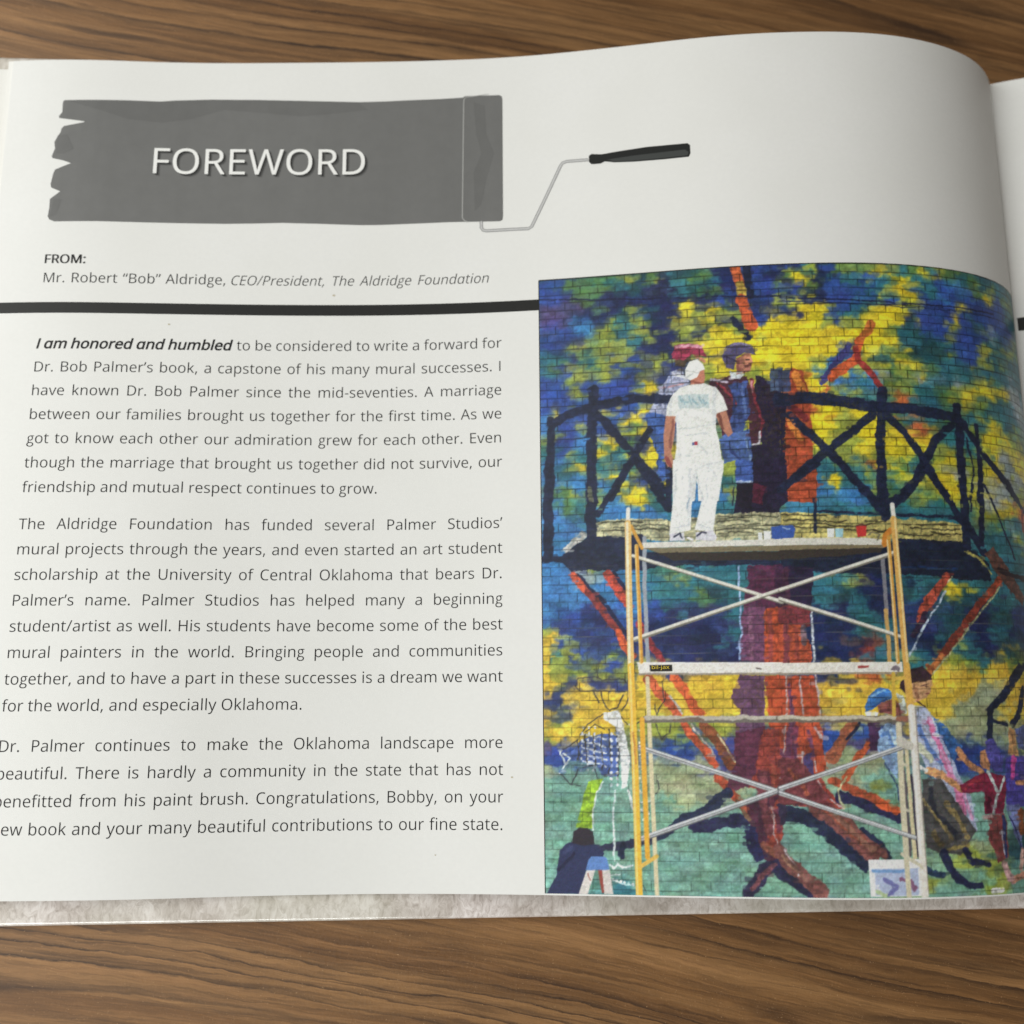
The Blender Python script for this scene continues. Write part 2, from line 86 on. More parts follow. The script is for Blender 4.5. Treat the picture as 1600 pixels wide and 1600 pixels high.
DABS={
 'B':[15,-11,40,-9,291,10,15,9,288,30,310,31,15,29,129,38,236,48,292,70,10,72,35,74,10,89,131,120,38,131,110,136,9,149,27,148,70,152,98,158,110,151,9,166,29,171,81,170,109,171,137,175,9,180,47,182,127,187,49,195,105,192,150,199,37,213,83,209,92,216,32,227,28,241,339,4,389,22,427,22,535,20,341,32,378,37,402,37,422,35,546,34,569,31,393,52,462,49,505,50,532,50,549,52,588,43,614,47,647,37,400,60,506,61,393,75,516,77,537,73,577,70,603,64,635,60,514,94,538,90,562,89,657,74,400,119,553,105,578,104,388,125,563,121,586,122,385,135,68,453,33,454,52,457,91,458,102,465,23,471,23,489,42,491,80,496,47,506,89,516,144,451,7,631,17,631,26,623,30,638,161,613,150,620,170,629,216,613,206,620,342,601,385,603,350,616,531,626,519,637],
 'g':[67,-7,142,2,178,2,203,0,130,21,208,24,112,55,145,54,64,120,440,47,487,79,497,95,595,76,474,109,491,108,508,109,494,125,516,123,447,137,224,430,371,432,386,441,398,475,455,428,487,428,541,432,517,448,509,461,585,460,499,477,592,501,572,748],
 'G':[92,-5,156,3,210,14,40,15,61,8,85,18,233,34,58,29,22,128,124,220,116,234,25,296,396,7,422,7,494,6,559,6,590,8,326,21,355,30,599,28,462,97,459,134,453,157,515,154,525,170,459,210,525,211,518,236,445,310,37,314,201,434,460,275],
 'y':[118,8,156,11,316,56,129,58,212,65,257,64,84,79,100,65,136,76,172,75,191,85,256,87,38,98,61,99,85,92,95,86,111,99,142,92,191,101,215,95,265,100,83,107,103,118,119,111,147,124,166,121,56,135,87,124,84,136,144,134,156,135,223,139,288,149,41,158,60,145,82,145,127,164,47,168,61,170,16,216,47,205,57,212,106,211,8,224,108,225,42,246,60,265,123,266,124,281,41,297,364,11,410,10,434,8,334,13,464,21,598,13,325,29,580,22,636,16,479,46,669,22,330,57,382,64,424,69,480,65,495,62,378,77,419,73,431,79,555,82,407,83,601,99,675,85,460,124,544,119,600,124,660,100,360,135,431,137,582,133,608,127,643,119,344,149,414,148,470,151,483,156,405,170,456,172,475,171,546,168,375,176,390,212,565,189,589,185,377,228,355,250,456,222,567,222,656,221,387,250,403,243,425,260,512,252,559,263,369,264,388,264,448,272,466,276,504,270,640,281,416,306,463,309,484,311,653,296,122,274,35,294,45,303,65,302,79,300,240,305,240,275,67,403,7,473,32,504,26,514,61,512,82,507,14,532,32,525,51,529,74,520,100,526,166,415,412,284,467,307,475,310,500,296,516,309,555,303,645,311,560,275,587,343,632,361,382,420,510,514,604,518,531,525,18,526,77,531,21,583,4,608,143,598,162,600,180,597,216,599,198,599,395,676,517,758,537,760,516,747,457,771,535,781],
 'T':[233,23,105,16,188,23,112,77,127,97,10,113,28,116,62,118,9,130,8,245,56,251,98,249,115,252,107,258,26,264,83,265,105,270,46,271,108,284,79,299,94,293,145,304,348,9,461,6,478,5,527,5,611,3,409,22,443,24,499,23,517,17,576,14,616,11,436,43,457,36,509,33,527,32,655,17,421,52,416,65,404,69,667,52,475,97,531,105,619,98,649,89,446,122,631,108,715,84,517,136,542,136,562,131,672,117,531,153,570,147,609,144,640,139,674,131,420,172,490,170,507,171,490,193,469,216,508,206,577,201,640,198,615,185,530,233,559,243,356,266,413,272,473,266,355,286,393,284,412,288,447,292,476,277,26,265,42,268,95,291,147,295,53,313,150,319,235,289,238,317,16,510,149,409,164,423,187,410,202,416,224,411,239,416,149,428,177,431,234,440,186,443,159,444,239,459,238,480,363,277,391,284,446,293,388,295,359,313,410,305,388,325,413,325,456,321,476,328,504,321,527,328,600,350,636,338,611,371,584,365,640,376,342,422,359,420,349,441,396,458,389,445,409,480,411,510,468,419,471,432,526,419,560,426,588,438,621,429,582,479,523,495,460,514,530,506,554,517,94,782],
 'N':[250,8,311,11,172,21,245,27,113,36,153,41,171,41,189,40,217,40,252,47,43,61,66,54,94,50,164,61,180,58,245,76,156,82,179,94,211,86,272,90,159,99,173,111,325,1,380,7,360,20,374,13,364,39,327,44,71,461,147,470,175,475,203,475,165,493,202,498,183,511,235,511,401,434,411,422,351,459,374,454,413,451,350,478,378,478,349,497,376,502,366,513,538,459,560,466,473,479,546,483,609,486,481,499,556,502,355,537],
 'n':[275,10,152,20,35,28,87,36,289,49,309,50,22,88,44,111,174,132,139,110,229,123,128,135,168,142,114,145,127,238,145,286,358,51,323,69,481,73,52,470,75,476,94,477,61,489,101,488,70,503,31,540,60,540,85,537,8,560,167,454,195,456,223,455,231,472,236,495,143,493,164,534,465,456,485,452,615,464,335,537,32,538,70,540,92,542,10,560,20,553,10,571,164,536,510,626,538,621],
 'Y':[205,49,198,55,228,61,309,73,221,78,238,90,281,90,297,91,312,90,228,106,248,103,288,105,306,108,228,114,293,126,306,131,233,134,298,147,145,163,19,187,91,191,111,203,126,203,136,196,138,220,86,228,96,237,139,235,147,247,80,248,135,253,150,260,54,262,93,265,138,267,85,279,97,275,157,290,114,300,131,298,447,7,509,9,542,4,348,21,482,20,472,36,489,35,495,43,619,35,566,52,340,57,353,63,367,62,449,62,465,63,325,80,342,78,360,77,443,77,462,78,500,82,557,71,328,94,355,95,380,96,402,94,426,96,450,95,327,111,354,110,379,114,397,106,427,108,440,114,462,107,608,110,326,125,349,120,373,123,430,123,481,121,321,136,339,134,348,136,480,138,497,143,353,157,391,147,588,154,354,169,559,177,586,166,605,172,628,164,366,200,383,198,400,204,353,216,372,220,606,210,342,238,364,226,416,227,424,233,447,232,469,236,495,233,596,233,624,230,414,251,448,248,459,260,476,250,518,264,599,254,642,250,608,275,656,260,532,259,366,288,377,298,457,284,479,297,500,292,524,289,587,287,525,307,559,305,50,262,83,274,97,277,138,269,114,298,131,300,121,310,135,309,368,289,376,299,420,278,452,279,521,295,597,272,609,289,610,319,515,429],
 'P':[6,50,35,49,4,618,230,617,374,614,388,620],
 'L':[59,67,4,205,56,230,26,254,8,263,8,279,28,280,47,281,53,293,552,22,374,135,367,149,400,152,421,158,387,168,357,307,380,306,403,306,108,281,21,283,53,285,79,290,21,314,84,314,102,317,113,326,133,324,202,311,229,312,25,334,34,344,24,354,10,393,24,405,6,422,23,429,76,409,87,425,57,424,43,437,87,446,101,421,10,444,100,446,5,461,356,287,361,297,380,309,398,313],
 'W':[606,81,628,85,438,149,498,153,550,154,660,163,673,175,620,257,528,271,624,273,608,291,587,305,622,302,53,406,620,273,587,305,647,284,620,354],
 'O':[328,156,335,165,356,200,461,190,475,193,494,223,422,276,651,325,401,537],
 'V':[9,486,5,500,5,511,5,525,5,540,20,536,43,548,77,548,31,557,50,559,79,559,98,558,182,538,219,541,200,546,228,550,209,561,228,535,141,549,577,520,509,528,564,528,497,540,540,541,575,539,599,550,486,554,517,556,477,541,346,546,373,541,416,541,372,559,345,562,393,552,8,534,4,547,45,547,60,553,31,560,50,557,60,570,81,563,100,557,8,582,40,583,4,597,21,599,40,598,145,539,182,549,200,544,219,550,228,540,218,568,181,573,144,567,346,547,373,546,363,560,353,575,380,573,476,555,497,543,528,548,575,535,583,570,495,565,484,575,592,579],
 'R':[402,503],
 'm':[555,550,532,569,29,579,3,642,179,635,193,640,151,633,160,649,187,653,150,667,177,672,201,667,168,685,375,600,376,632,360,632,394,635,384,650,375,653,550,550,513,574,532,572,503,592,535,585,522,603,571,570,576,585,579,601,525,739],
 'M':[7,653,20,660,39,653,29,676,7,685,29,703,10,721,76,685,96,685,74,712,96,717,2,748,83,765,8,766,150,685,176,697,148,729,176,720,202,720,229,716,157,746,192,746,228,746,156,772,191,772,227,771,262,779,271,767,123,773,401,660,383,664,409,672,372,698,389,702,407,711,388,716,405,728,293,716,317,728,307,745,301,707,324,753,334,736,350,762,366,779,340,779,522,669,523,695,525,722,474,783,464,790,515,776,571,775,457,763,494,786],
}
PALETTE={'B':(44, 74, 154), 'N':(30, 40, 82), 'n':(44, 58, 110), 'L':(58, 122, 186), 'T':(46, 110, 126), 'G':(82, 122, 68), 'g':(36, 76, 88), 'Y':(232, 206, 36), 'V':(222, 184, 54), 'y':(146, 158, 62), 'O':(188, 92, 50), 'R':(138, 58, 48), 'D':(28, 30, 48), 'P':(78, 70, 120), 'W':(150, 164, 172), 'M':(114, 163, 147), 'm':(152, 164, 126)}
# (stroke width or 0 for a filled shape, edge roughness, colour, points) in print pixels
WALL_SHAPES=[
 (14.5,8,(190,88,48),[262,0,269,28]),
 (13.1,8,(176,150,60),[268,26,271,43]),
 (16.3,8,(196,84,46),[270,48,280,84]),
 (9.9,8,(27,34,59),[278,-1,282,42]),
 (8.6,8,(27,34,59),[257,74,275,100]),
 (8.6,8,(60,60,120),[403,115,364,163]),
 (11.1,8,(200,84,46),[418,108,413,129,399,140,376,158]),
 (8.5,8,(150,50,50),[412,119,415,135,430,152,441,174]),
 (9.5,8,(196,110,60),[369,172,363,180]),
 (10.8,8,(190,100,46),[435,83,421,104]),
 (2,3,(24,30,62),[-2,28,141,37,319,45]),
 (2,3,(24,30,62),[319,47,479,55,630,51]),
 (1.3,3,(24,34,70),[318,52,478,60,629,57]),
 (0,6,(34,28,52),[282,152,312,168,304,316,270,315,270,245,285,244,279,175]),
 (0,5,(158,66,42),[325,144,340,144,349,190,348,254,350,319,309,318,318,197]),
 (10.6,10,(205,120,50),[332,152,337,173]),
 (9.2,14,(206,120,52),[323,213,335,235]),
 (8.4,10,(110,40,44),[322,193,342,210]),
 (0,5,(30,26,50),[311,184,318,189,310,316,304,316]),
 (0,6,(32,26,50),[250,264,307,266,303,335,243,331,250,303]),
 (0,10,(86,30,52),[267,294,286,299,281,322,264,318]),
 (0,5,(32,26,50),[307,266,315,266,312,319,303,325]),
 (0,4,(158,66,40),[315,265,346,266,350,279,347,320,312,319]),
 (0,4,(66,82,112),[300,143,315,143,314,174,298,174]),
 (0,4,(56,66,100),[311,145,325,146,323,175,310,176]),
 (0,6,(160,166,196),[174,142,189,138,196,160,180,169,164,201,143,195,157,166]),
 (2.1,3,(196,150,160),[159,162,189,158]),
 (2.1,3,(120,130,170),[174,142,160,181]),
 (4.7,6,(200,204,220),[177,144,193,150]),
 (0,6,(58,92,164),[140,197,164,198,160,290,153,302,152,250,142,223]),
 (0,5,(58,92,170),[152,259,164,260,163,278,154,271]),
 (0,6,(27,34,59),[162,260,171,260,169,328,162,320]),
 (0,5,(72,58,44),[178,119,200,117,191,137,180,134]),
 (0,4,(150,48,76),[176,117,180,105,197,102,214,107,220,123,200,118,190,126,177,124]),
 (4.3,4,(206,140,160),[182,108,197,105,214,109]),
 (0,7,(66,34,50),[222,158,245,149,270,154,279,175,286,216,284,244,270,243,268,211,236,232,230,201]),
 (3.8,6,(130,44,56),[276,158,280,187,287,212,284,232]),
 (2.1,4,(176,120,130),[276,160,277,175]),
 (2.9,5,(190,190,200),[284,226,282,242,274,244]),
 (3,6,(140,50,60),[232,158,253,186]),
 (3.4,6,(180,170,190),[226,154,243,159]),
 (0,6,(54,74,132),[245,163,271,160,272,197,261,225,238,232,255,186]),
 (0,4,(196,204,214),[247,144,269,149,261,156,249,154]),
 (0,4,(162,102,88),[258,126,276,121,278,132,273,146,257,149]),
 (0,4,(196,128,100),[266,125,276,123,278,134,269,137]),
 (0,4,(78,72,114),[240,123,245,110,263,106,280,111,283,125,270,121,258,124,254,143,244,139]),
 (3,4,(120,112,150),[244,113,263,108,279,113]),
 (3,6,(50,44,74),[243,124,258,131]),
 (0,6,(70,98,164),[232,231,270,221,273,253,270,291,252,290,249,264,235,268]),
 (2.5,6,(120,150,200),[265,235,271,263]),
 (4.5,8,(48,66,124),[243,246,256,263]),
 (0,5,(62,92,170),[250,264,274,265,271,292,250,293]),
 (2.4,4,(160,180,214),[251,291,269,292]),
 (0,5,(28,24,40),[250,295,271,294,268,328,249,323]),
 (2,4,(30,36,60),[246,299,243,321]),
 (1.9,2,(60,40,40),[270,130,274,130]),
 (3.4,3,(96,54,50),[269,138,275,137]),
 (4.3,4,(120,70,64),[260,131,261,145]),
 (4.7,3,(186,120,96),[208,124,216,128]),
 (2.9,6,(40,52,96),[251,174,252,218]),
 (3.4,6,(84,108,168),[264,166,264,203]),
 (0,5,(182,178,138),[72,334,113,333,171,338,224,332,303,331,301,369,130,362,58,355]),
 (0,8,(196,196,190),[60,355,32,374,28,368,52,347]),
 (0,5,(186,172,98),[303,332,435,341,536,346,536,371,301,369]),
 (1.8,5,(84,84,66),[74,337,103,336,132,339]),
 (1.8,5,(84,84,66),[93,343,132,343,170,346]),
 (1.8,5,(84,84,66),[78,347,121,347,164,350]),
 (1.8,5,(84,84,66),[226,335,264,335,301,337]),
 (1.8,5,(84,84,66),[224,340,245,339,265,341]),
 (1.8,5,(84,84,66),[231,346,267,346,302,348]),
 (1.8,5,(84,84,66),[223,351,259,351,294,354]),
 (1.8,5,(84,84,66),[225,356,263,356,302,359]),
 (2,5,(64,58,40),[303,335,331,338,359,338]),
 (2,5,(64,58,40),[306,342,345,345,385,345]),
 (2,5,(64,58,40),[347,348,384,351,423,350]),
 (2,5,(64,58,40),[313,351,338,354,364,353]),
 (2,5,(64,58,40),[380,355,407,358,434,357]),
 (2,5,(64,58,40),[454,349,484,350,516,348]),
 (2,5,(64,58,40),[465,354,498,356,533,353]),
 (2,5,(64,58,40),[449,362,471,364,493,363]),
 (2,5,(64,58,40),[408,345,421,347,434,346]),
 (2,5,(64,58,40),[490,360,510,361,533,359]),
 (0,6,(29,36,62),[0,377,24,378,62,355,130,355,131,377,300,381,299,400,251,397,150,396,134,401,80,399,39,400,24,386,0,384]),
 (0,6,(25,31,53),[432,373,448,368,532,369,573,397,574,417,509,416,449,411,403,411,299,406,301,373]),
 (2.8,6,(22,44,84),[450,402,523,406]),
 (2.8,5,(170,160,80),[538,380,557,391,576,408]),
 (12,5,(27,34,59),[15,204,37,192,65,184]),
 (12.1,5,(27,34,59),[75,179,121,175,172,176]),
 (10.8,5,(27,34,59),[76,192,115,242,159,298]),
 (8.7,5,(27,34,59),[144,217,123,250,92,307]),
 (14.3,5,(27,34,59),[72,159,68,225,66,308]),
 (10.8,5,(27,34,59),[15,197,12,306]),
 (13.5,5,(27,34,59),[67,253,64,355]),
 (11.9,5,(27,34,59),[12,250,8,381]),
 (10.7,5,(27,34,59),[123,258,145,287,162,322]),
 (8.6,5,(27,34,59),[115,261,94,295,74,325]),
 (16.3,5,(27,34,59),[309,185,342,183,430,195]),
 (15.1,5,(27,34,59),[430,195,487,199,537,206,553,215]),
 (13,5,(27,34,59),[441,176,435,239,430,319]),
 (12.1,5,(27,34,59),[545,191,546,234,543,316]),
 (10,5,(27,34,59),[321,205,366,252,389,282,421,319]),
 (11.3,5,(27,34,59),[426,206,399,229,366,254,305,302]),
 (10.4,5,(27,34,59),[447,208,477,244,490,267,521,317]),
 (11.2,5,(27,34,59),[534,219,507,240,489,269,475,295,444,319]),
 (8.7,5,(27,34,59),[553,215,574,244,608,277,642,308]),
 (7.5,5,(27,34,59),[574,215,573,272,568,315]),
 (2.5,5,(27,34,59),[556,233,563,273,554,314]),
 (11.3,5,(27,34,59),[434,266,433,340]),
 (12.3,5,(27,34,59),[545,262,544,323,541,375]),
 (9,5,(27,34,59),[380,268,400,295,429,335]),
 (10.2,5,(27,34,59),[351,269,312,296]),
 (10.6,5,(27,34,59),[493,278,512,301,537,342]),
 (11,5,(27,34,59),[489,279,470,303,444,323]),
 (7.8,5,(27,34,59),[588,258,619,283,656,320]),
 (8.2,5,(27,34,59),[575,259,571,322,564,375]),
 (3.3,5,(27,34,59),[576,288,597,330,621,386]),
 (12.4,5,(27,34,59),[543,343,567,383]),
 (4.4,5,(27,34,59),[346,316,344,359]),
 (2.8,5,(27,34,59),[560,293,552,329]),
 (3.2,5,(27,34,59),[348,332,427,336]),
 (4.4,5,(27,34,59),[447,336,535,340]),
 (6.1,10,(92,96,80),[65,293,64,306]),
 (0,7,(98,62,54),[567,385,583,374,602,395,633,432,630,448,589,411]),
 (6.7,6,(40,26,34),[590,403,637,410]),
 (4.4,4,(140,60,44),[652,320,650,347]),
 (8.8,5,(27,34,59),[618,522,594,546,561,573]),
 (8.8,5,(27,34,59),[610,523,580,554,554,576,549,610]),
 (7.2,5,(27,34,59),[613,551,603,576,587,594]),
 (5.3,5,(27,34,59),[555,588,577,594]),
 (5.1,4,(30,34,66),[47,404,83,446,113,490]),
 (9.5,5,(196,80,54),[41,404,58,426]),
 (9,5,(140,54,50),[58,426,75,448,96,477]),
 (10,5,(206,86,48),[96,479,112,509]),
 (5.1,4,(30,34,66),[92,402,110,431]),
 (11,6,(190,70,54),[85,404,97,425,108,441]),
 (9.7,5,(150,52,58),[123,470,135,491,150,516]),
 (11.8,5,(204,92,58),[132,537,150,558,166,578]),
 (11.8,5,(214,92,50),[164,536,178,556,193,580]),
 (2.3,5,(196,196,190),[156,556,172,578]),
 (8.6,6,(196,82,50),[173,591,190,615,211,640]),
 (2.2,6,(200,190,180),[184,593,210,631]),
 (13.5,7,(128,70,44),[200,593,214,613,231,640]),
 (2.2,4,(200,190,150),[214,604,233,635]),
 (12.1,8,(170,72,48),[214,656,231,674,248,695]),
 (11,6,(168,70,52),[508,415,486,439,466,466]),
 (7.8,6,(44,34,56),[476,460,458,486]),
 (9.8,5,(160,68,44),[588,415,558,443]),
 (10.5,5,(128,52,40),[558,443,525,476,492,512]),
 (8.8,5,(190,110,60),[492,512,474,532]),
 (2.4,3,(170,170,120),[587,425,534,476,478,534]),
 (2.7,3,(170,186,204),[504,433,475,471,450,512]),
 (2,3,(200,190,150),[516,414,509,422]),
 (15,6,(156,86,60),[373,594,346,632]),
 (9.3,6,(190,86,50),[392,616,376,634,362,655]),
 (3.7,4,(27,34,59),[383,593,367,610]),
 (0,7,(78,36,62),[260,399,299,398,297,451,275,451,251,446,258,420]),
 (0,7,(104,62,92),[251,446,276,449,273,518,245,517]),
 (0,6,(176,72,44),[276,451,299,449,295,520,273,519]),
 (0,7,(38,28,56),[298,400,338,403,334,455,296,445]),
 (0,8,(120,50,56),[296,440,332,452,332,476,294,473]),
 (0,7,(182,78,50),[295,472,319,474,330,496,328,520,292,520]),
 (2.7,4,(196,204,214),[335,455,332,517]),
 (7.7,10,(110,90,100),[323,476,323,494]),
 (2.4,5,(150,176,220),[249,399,247,439,248,480,244,515]),
 (0,6,(98,66,96),[242,533,231,561,242,577,234,601,233,638,267,638,274,534]),
 (0,8,(86,42,62),[234,601,271,595,271,667,221,667,233,638]),
 (0,5,(178,72,44),[274,534,294,534,290,599,276,596]),
 (0,9,(134,56,48),[269,599,291,596,287,672,249,667]),
 (0,5,(176,72,46),[291,534,332,534,336,592,339,648,312,660,285,656]),
 (0,10,(128,60,86),[300,596,310,596,309,649,289,653]),
 (0,8,(150,60,52),[285,653,329,649,358,691,319,688,283,684]),
 (2.1,6,(176,160,164),[298,534,297,583]),
 (2.1,6,(176,160,164),[315,536,316,583]),
 (2.1,6,(176,160,164),[334,534,334,567,337,583]),
 (2.1,6,(176,160,164),[296,594,292,631]),
 (2,6,(176,160,164),[314,624,313,649]),
 (2,6,(176,160,164),[323,624,329,647]),
 (2.1,6,(176,160,164),[329,596,335,610]),
 (2,6,(176,160,164),[330,658,338,676,358,691]),
 (2,6,(176,160,164),[285,654,300,653]),
 (9.3,10,(70,60,110),[320,630,320,649]),
 (13.9,9,(36,44,72),[224,672,198,693,169,704]),
 (10.5,9,(36,44,72),[169,704,139,724,106,731]),
 (8.3,8,(44,46,76),[106,733,62,738]),
 (15.2,10,(38,38,72),[181,711,212,707,241,704]),
 (7.2,6,(27,34,59),[95,735,95,745]),
 (0,9,(70,36,54),[245,681,287,672,282,754,270,752,256,749,241,735,247,711]),
 (0,8,(36,38,74),[242,711,253,712,260,749,252,752,241,735]),
 (0,9,(150,64,52),[262,702,286,676,283,743,267,737]),
 (1.8,5,(176,160,164),[275,681,274,719,283,738]),
 (5.5,10,(120,90,70),[236,684,248,702]),
 (9,8,(130,76,62),[262,733,283,747]),
 (14.3,9,(44,40,70),[281,752,261,759,242,788]),
 (5.4,9,(110,64,72),[273,754,257,766,248,780]),
 (20,12,(34,40,66),[289,695,324,703,352,729,379,752]),
 (10.9,10,(34,40,66),[378,716,404,745]),
 (21.9,12,(122,72,68),[325,684,353,709,386,741]),
 (9.1,12,(150,78,60),[335,690,357,710,380,731]),
 (10.8,10,(110,66,62),[380,734,400,745]),
 (12.8,12,(110,50,56),[303,672,337,688]),
 (12.8,10,(38,38,72),[355,677,383,686,422,700]),
 (11,9,(168,76,50),[346,658,377,672,398,681]),
 (10.2,8,(196,84,46),[400,685,419,693]),
 (2.2,5,(196,196,150),[362,655,352,672,358,690]),
 (16.1,10,(38,38,66),[279,761,300,774,317,789]),
 (16.2,10,(122,74,70),[280,738,301,762,326,787]),
 (4.3,9,(150,110,90),[283,742,303,765]),
 (2.2,6,(200,190,200),[287,736,296,750,301,765]),
 (10.9,9,(46,40,62),[286,688,283,704]),
 (1.3,4,(52,52,62),[41,543,45,534,66,533,74,536,100,535,107,541]),
 (1.3,4,(52,52,62),[40,543,45,550,69,549,102,550]),
 (1.3,4,(52,52,62),[73,550,75,563,84,573,95,570,100,554]),
 (1.3,4,(52,52,62),[71,519,70,533]),
 (1.3,4,(52,52,62),[99,574,107,557,106,537]),
 (1.3,4,(52,52,62),[76,577,55,590,44,609,21,623]),
 (1.3,4,(52,52,62),[53,600,65,590,76,596]),
 (1.3,4,(52,52,62),[99,581,106,591]),
 (1.3,4,(52,52,62),[20,649,33,663,52,664]),
 (1.3,4,(52,52,62),[35,662,43,642,62,640]),
 (1.3,4,(52,52,62),[62,642,67,656]),
 (1.3,4,(52,52,62),[140,567,142,580,150,563,149,539]),
 (1.3,4,(52,52,62),[140,591,145,609,156,602,158,589]),
 (1.3,4,(52,52,62),[116,591,123,585]),
 (1.3,4,(52,52,62),[64,549,71,564]),
 (1.3,4,(52,52,62),[138,658,141,667,135,679]),
 (1.2,4,(52,52,62),[119,780,122,788]),
 (0,8,(74,98,166),[48,609,76,601,93,607,93,653,73,651,64,638,26,631]),
 (1.9,6,(206,214,226),[49,603,68,607,78,609]),
 (1.9,6,(206,214,226),[49,611,68,615,77,617]),
 (1.9,6,(206,214,226),[49,619,68,622,77,625]),
 (1.9,6,(206,214,226),[49,626,68,630,77,634]),
 (1.9,6,(206,214,226),[49,634,68,638,77,642]),
 (1.7,5,(60,56,50),[43,607,43,633]),
 (1.7,5,(60,56,50),[53,604,53,637]),
 (1.7,5,(60,56,50),[63,602,63,641]),
 (1.7,5,(60,56,50),[72,599,72,645]),
 (1.7,5,(60,56,50),[82,597,82,649]),
 (1.7,5,(60,56,50),[92,594,92,653]),
 (3,2,(216,222,232),[85,602,85,603]),
 (3,2,(216,222,232),[84,609,85,611]),
 (3,2,(216,222,232),[84,617,84,618]),
 (3,2,(216,222,232),[84,625,84,626]),
 (3,2,(216,222,232),[84,632,84,634]),
 (3,2,(216,222,232),[84,640,84,641]),
 (3,2,(216,222,232),[84,648,84,649]),
 (2.9,2,(216,222,232),[83,655,84,656]),
 (2.9,2,(216,222,232),[83,663,83,664]),
 (3,2,(216,222,232),[92,602,92,603]),
 (3,2,(216,222,232),[92,609,92,611]),
 (3,2,(216,222,232),[92,617,92,618]),
 (3,2,(216,222,232),[92,625,92,626]),
 (3,2,(216,222,232),[91,632,91,634]),
 (3,2,(216,222,232),[91,640,91,641]),
 (3,2,(216,222,232),[91,648,91,649]),
 (2.9,2,(216,222,232),[91,655,91,656]),
 (2.9,2,(216,222,232),[91,663,91,664]),
 (3,2,(216,222,232),[100,602,100,603]),
 (3,2,(216,222,232),[99,609,100,611]),
 (3,2,(216,222,232),[99,617,99,618]),
 (3,2,(216,222,232),[99,625,99,626]),
 (3,2,(216,222,232),[99,632,99,634]),
 (3,2,(216,222,232),[99,640,99,641]),
 (3,2,(216,222,232),[98,648,99,649]),
 (2.9,2,(216,222,232),[98,655,98,656]),
 (2.9,2,(216,222,232),[98,663,98,664]),
 (2.4,2,(216,222,232),[50,594,50,595]),
 (2.4,2,(216,222,232),[49,601,49,602]),
 (2.4,2,(216,222,232),[49,609,49,610]),
 (2.4,2,(216,222,232),[48,616,48,617]),
 (2.4,2,(216,222,232),[48,623,48,625]),
 (2.4,2,(216,222,232),[47,631,47,632]),
 (2.4,2,(216,222,232),[47,638,47,639]),
 (2.4,2,(216,222,232),[46,645,46,646]),
 (2.4,2,(216,222,232),[57,594,57,595]),
 (2.4,2,(216,222,232),[57,601,57,602]),
 (2.4,2,(216,222,232),[56,609,56,610]),
 (2.4,2,(216,222,232),[56,616,56,617]),
 (2.4,2,(216,222,232),[55,623,55,625]),
 (2.4,2,(216,222,232),[55,631,55,632]),
 (2.4,2,(216,222,232),[54,638,54,639]),
 (2.4,2,(216,222,232),[54,645,54,646]),
 (2.4,2,(216,222,232),[65,594,65,595]),
 (2.4,2,(216,222,232),[64,601,64,603]),
 (2.4,2,(216,222,232),[64,609,64,610]),
 (2.4,2,(216,222,232),[63,616,63,617]),
 (2.4,2,(216,222,232),[63,623,63,625]),
 (2.4,2,(216,222,232),[62,631,62,632]),
 (2.4,2,(216,222,232),[62,638,62,639]),
 (2.4,2,(216,222,232),[61,645,61,646]),
 (2.4,2,(226,222,214),[108,591,109,592]),
 (2.2,2,(220,214,190),[119,598,120,599]),
 (2.4,2,(226,222,214),[111,596,111,597]),
 (2.2,2,(220,214,190),[123,603,123,604]),
 (2.4,2,(226,222,214),[109,602,109,603]),
 (2.2,2,(220,214,190),[126,608,126,609]),
 (2.4,2,(226,222,214),[112,607,112,608]),
 (2.2,2,(220,214,190),[119,612,119,613]),
 (2.4,2,(226,222,214),[109,613,109,614]),
 (2.2,2,(220,214,190),[122,617,122,618]),
 (2.4,2,(226,222,214),[112,618,112,619]),
 (2.2,2,(220,214,190),[125,622,126,623]),
 (2.4,2,(226,222,214),[110,624,110,625]),
 (2.2,2,(220,214,190),[119,627,119,627]),
 (2.4,2,(226,222,214),[113,629,113,630]),
 (2.2,2,(220,214,190),[122,631,122,632]),
 (2.4,2,(226,222,214),[110,635,110,636]),
 (2.2,2,(220,214,190),[125,636,125,637]),
 (2.4,2,(226,222,214),[113,640,113,641]),
 (2.2,2,(220,214,190),[118,641,118,642]),
 (2.4,2,(226,222,214),[111,645,111,646]),
 (2.2,2,(220,214,190),[121,645,122,646]),
 (2.4,2,(226,222,214),[114,651,114,652]),
 (2.2,2,(220,214,190),[125,650,125,651]),
 (2.4,2,(226,222,214),[111,656,111,657]),
 (2.2,2,(220,214,190),[118,655,118,656]),
 (2.4,2,(226,222,214),[114,662,114,663]),
 (2.2,2,(220,214,190),[121,659,121,660]),
 (2.4,2,(226,222,214),[112,667,112,668]),
 (2.2,2,(220,214,190),[124,664,124,665]),
 (2.4,2,(226,222,214),[114,672,115,673]),
 (2.2,2,(220,214,190),[117,669,118,670]),
 (0,3,(228,232,236),[76,576,96,573,101,594,106,631,103,665,96,668,95,631,91,594,76,584]),
 (0,3,(146,190,44),[74,655,56,659,49,676,39,713,59,715,64,674]),
 (1.8,4,(216,228,232),[73,660,65,673,61,696,60,717]),
 (2.4,4,(216,228,232),[88,671,85,696,85,726,85,751]),
 (2.6,4,(216,228,232),[104,669,108,681,109,696]),
 (2,4,(216,228,232),[21,623,28,638,20,649,34,631,25,625]),
 (2.1,4,(216,228,232),[78,756,84,759,89,754,95,759,108,757]),
 (1.6,4,(216,228,232),[80,767,91,767]),
 (1.6,4,(216,228,232),[83,773,94,778,109,779]),
 (2.6,4,(216,228,232),[118,692,127,696,120,704]),
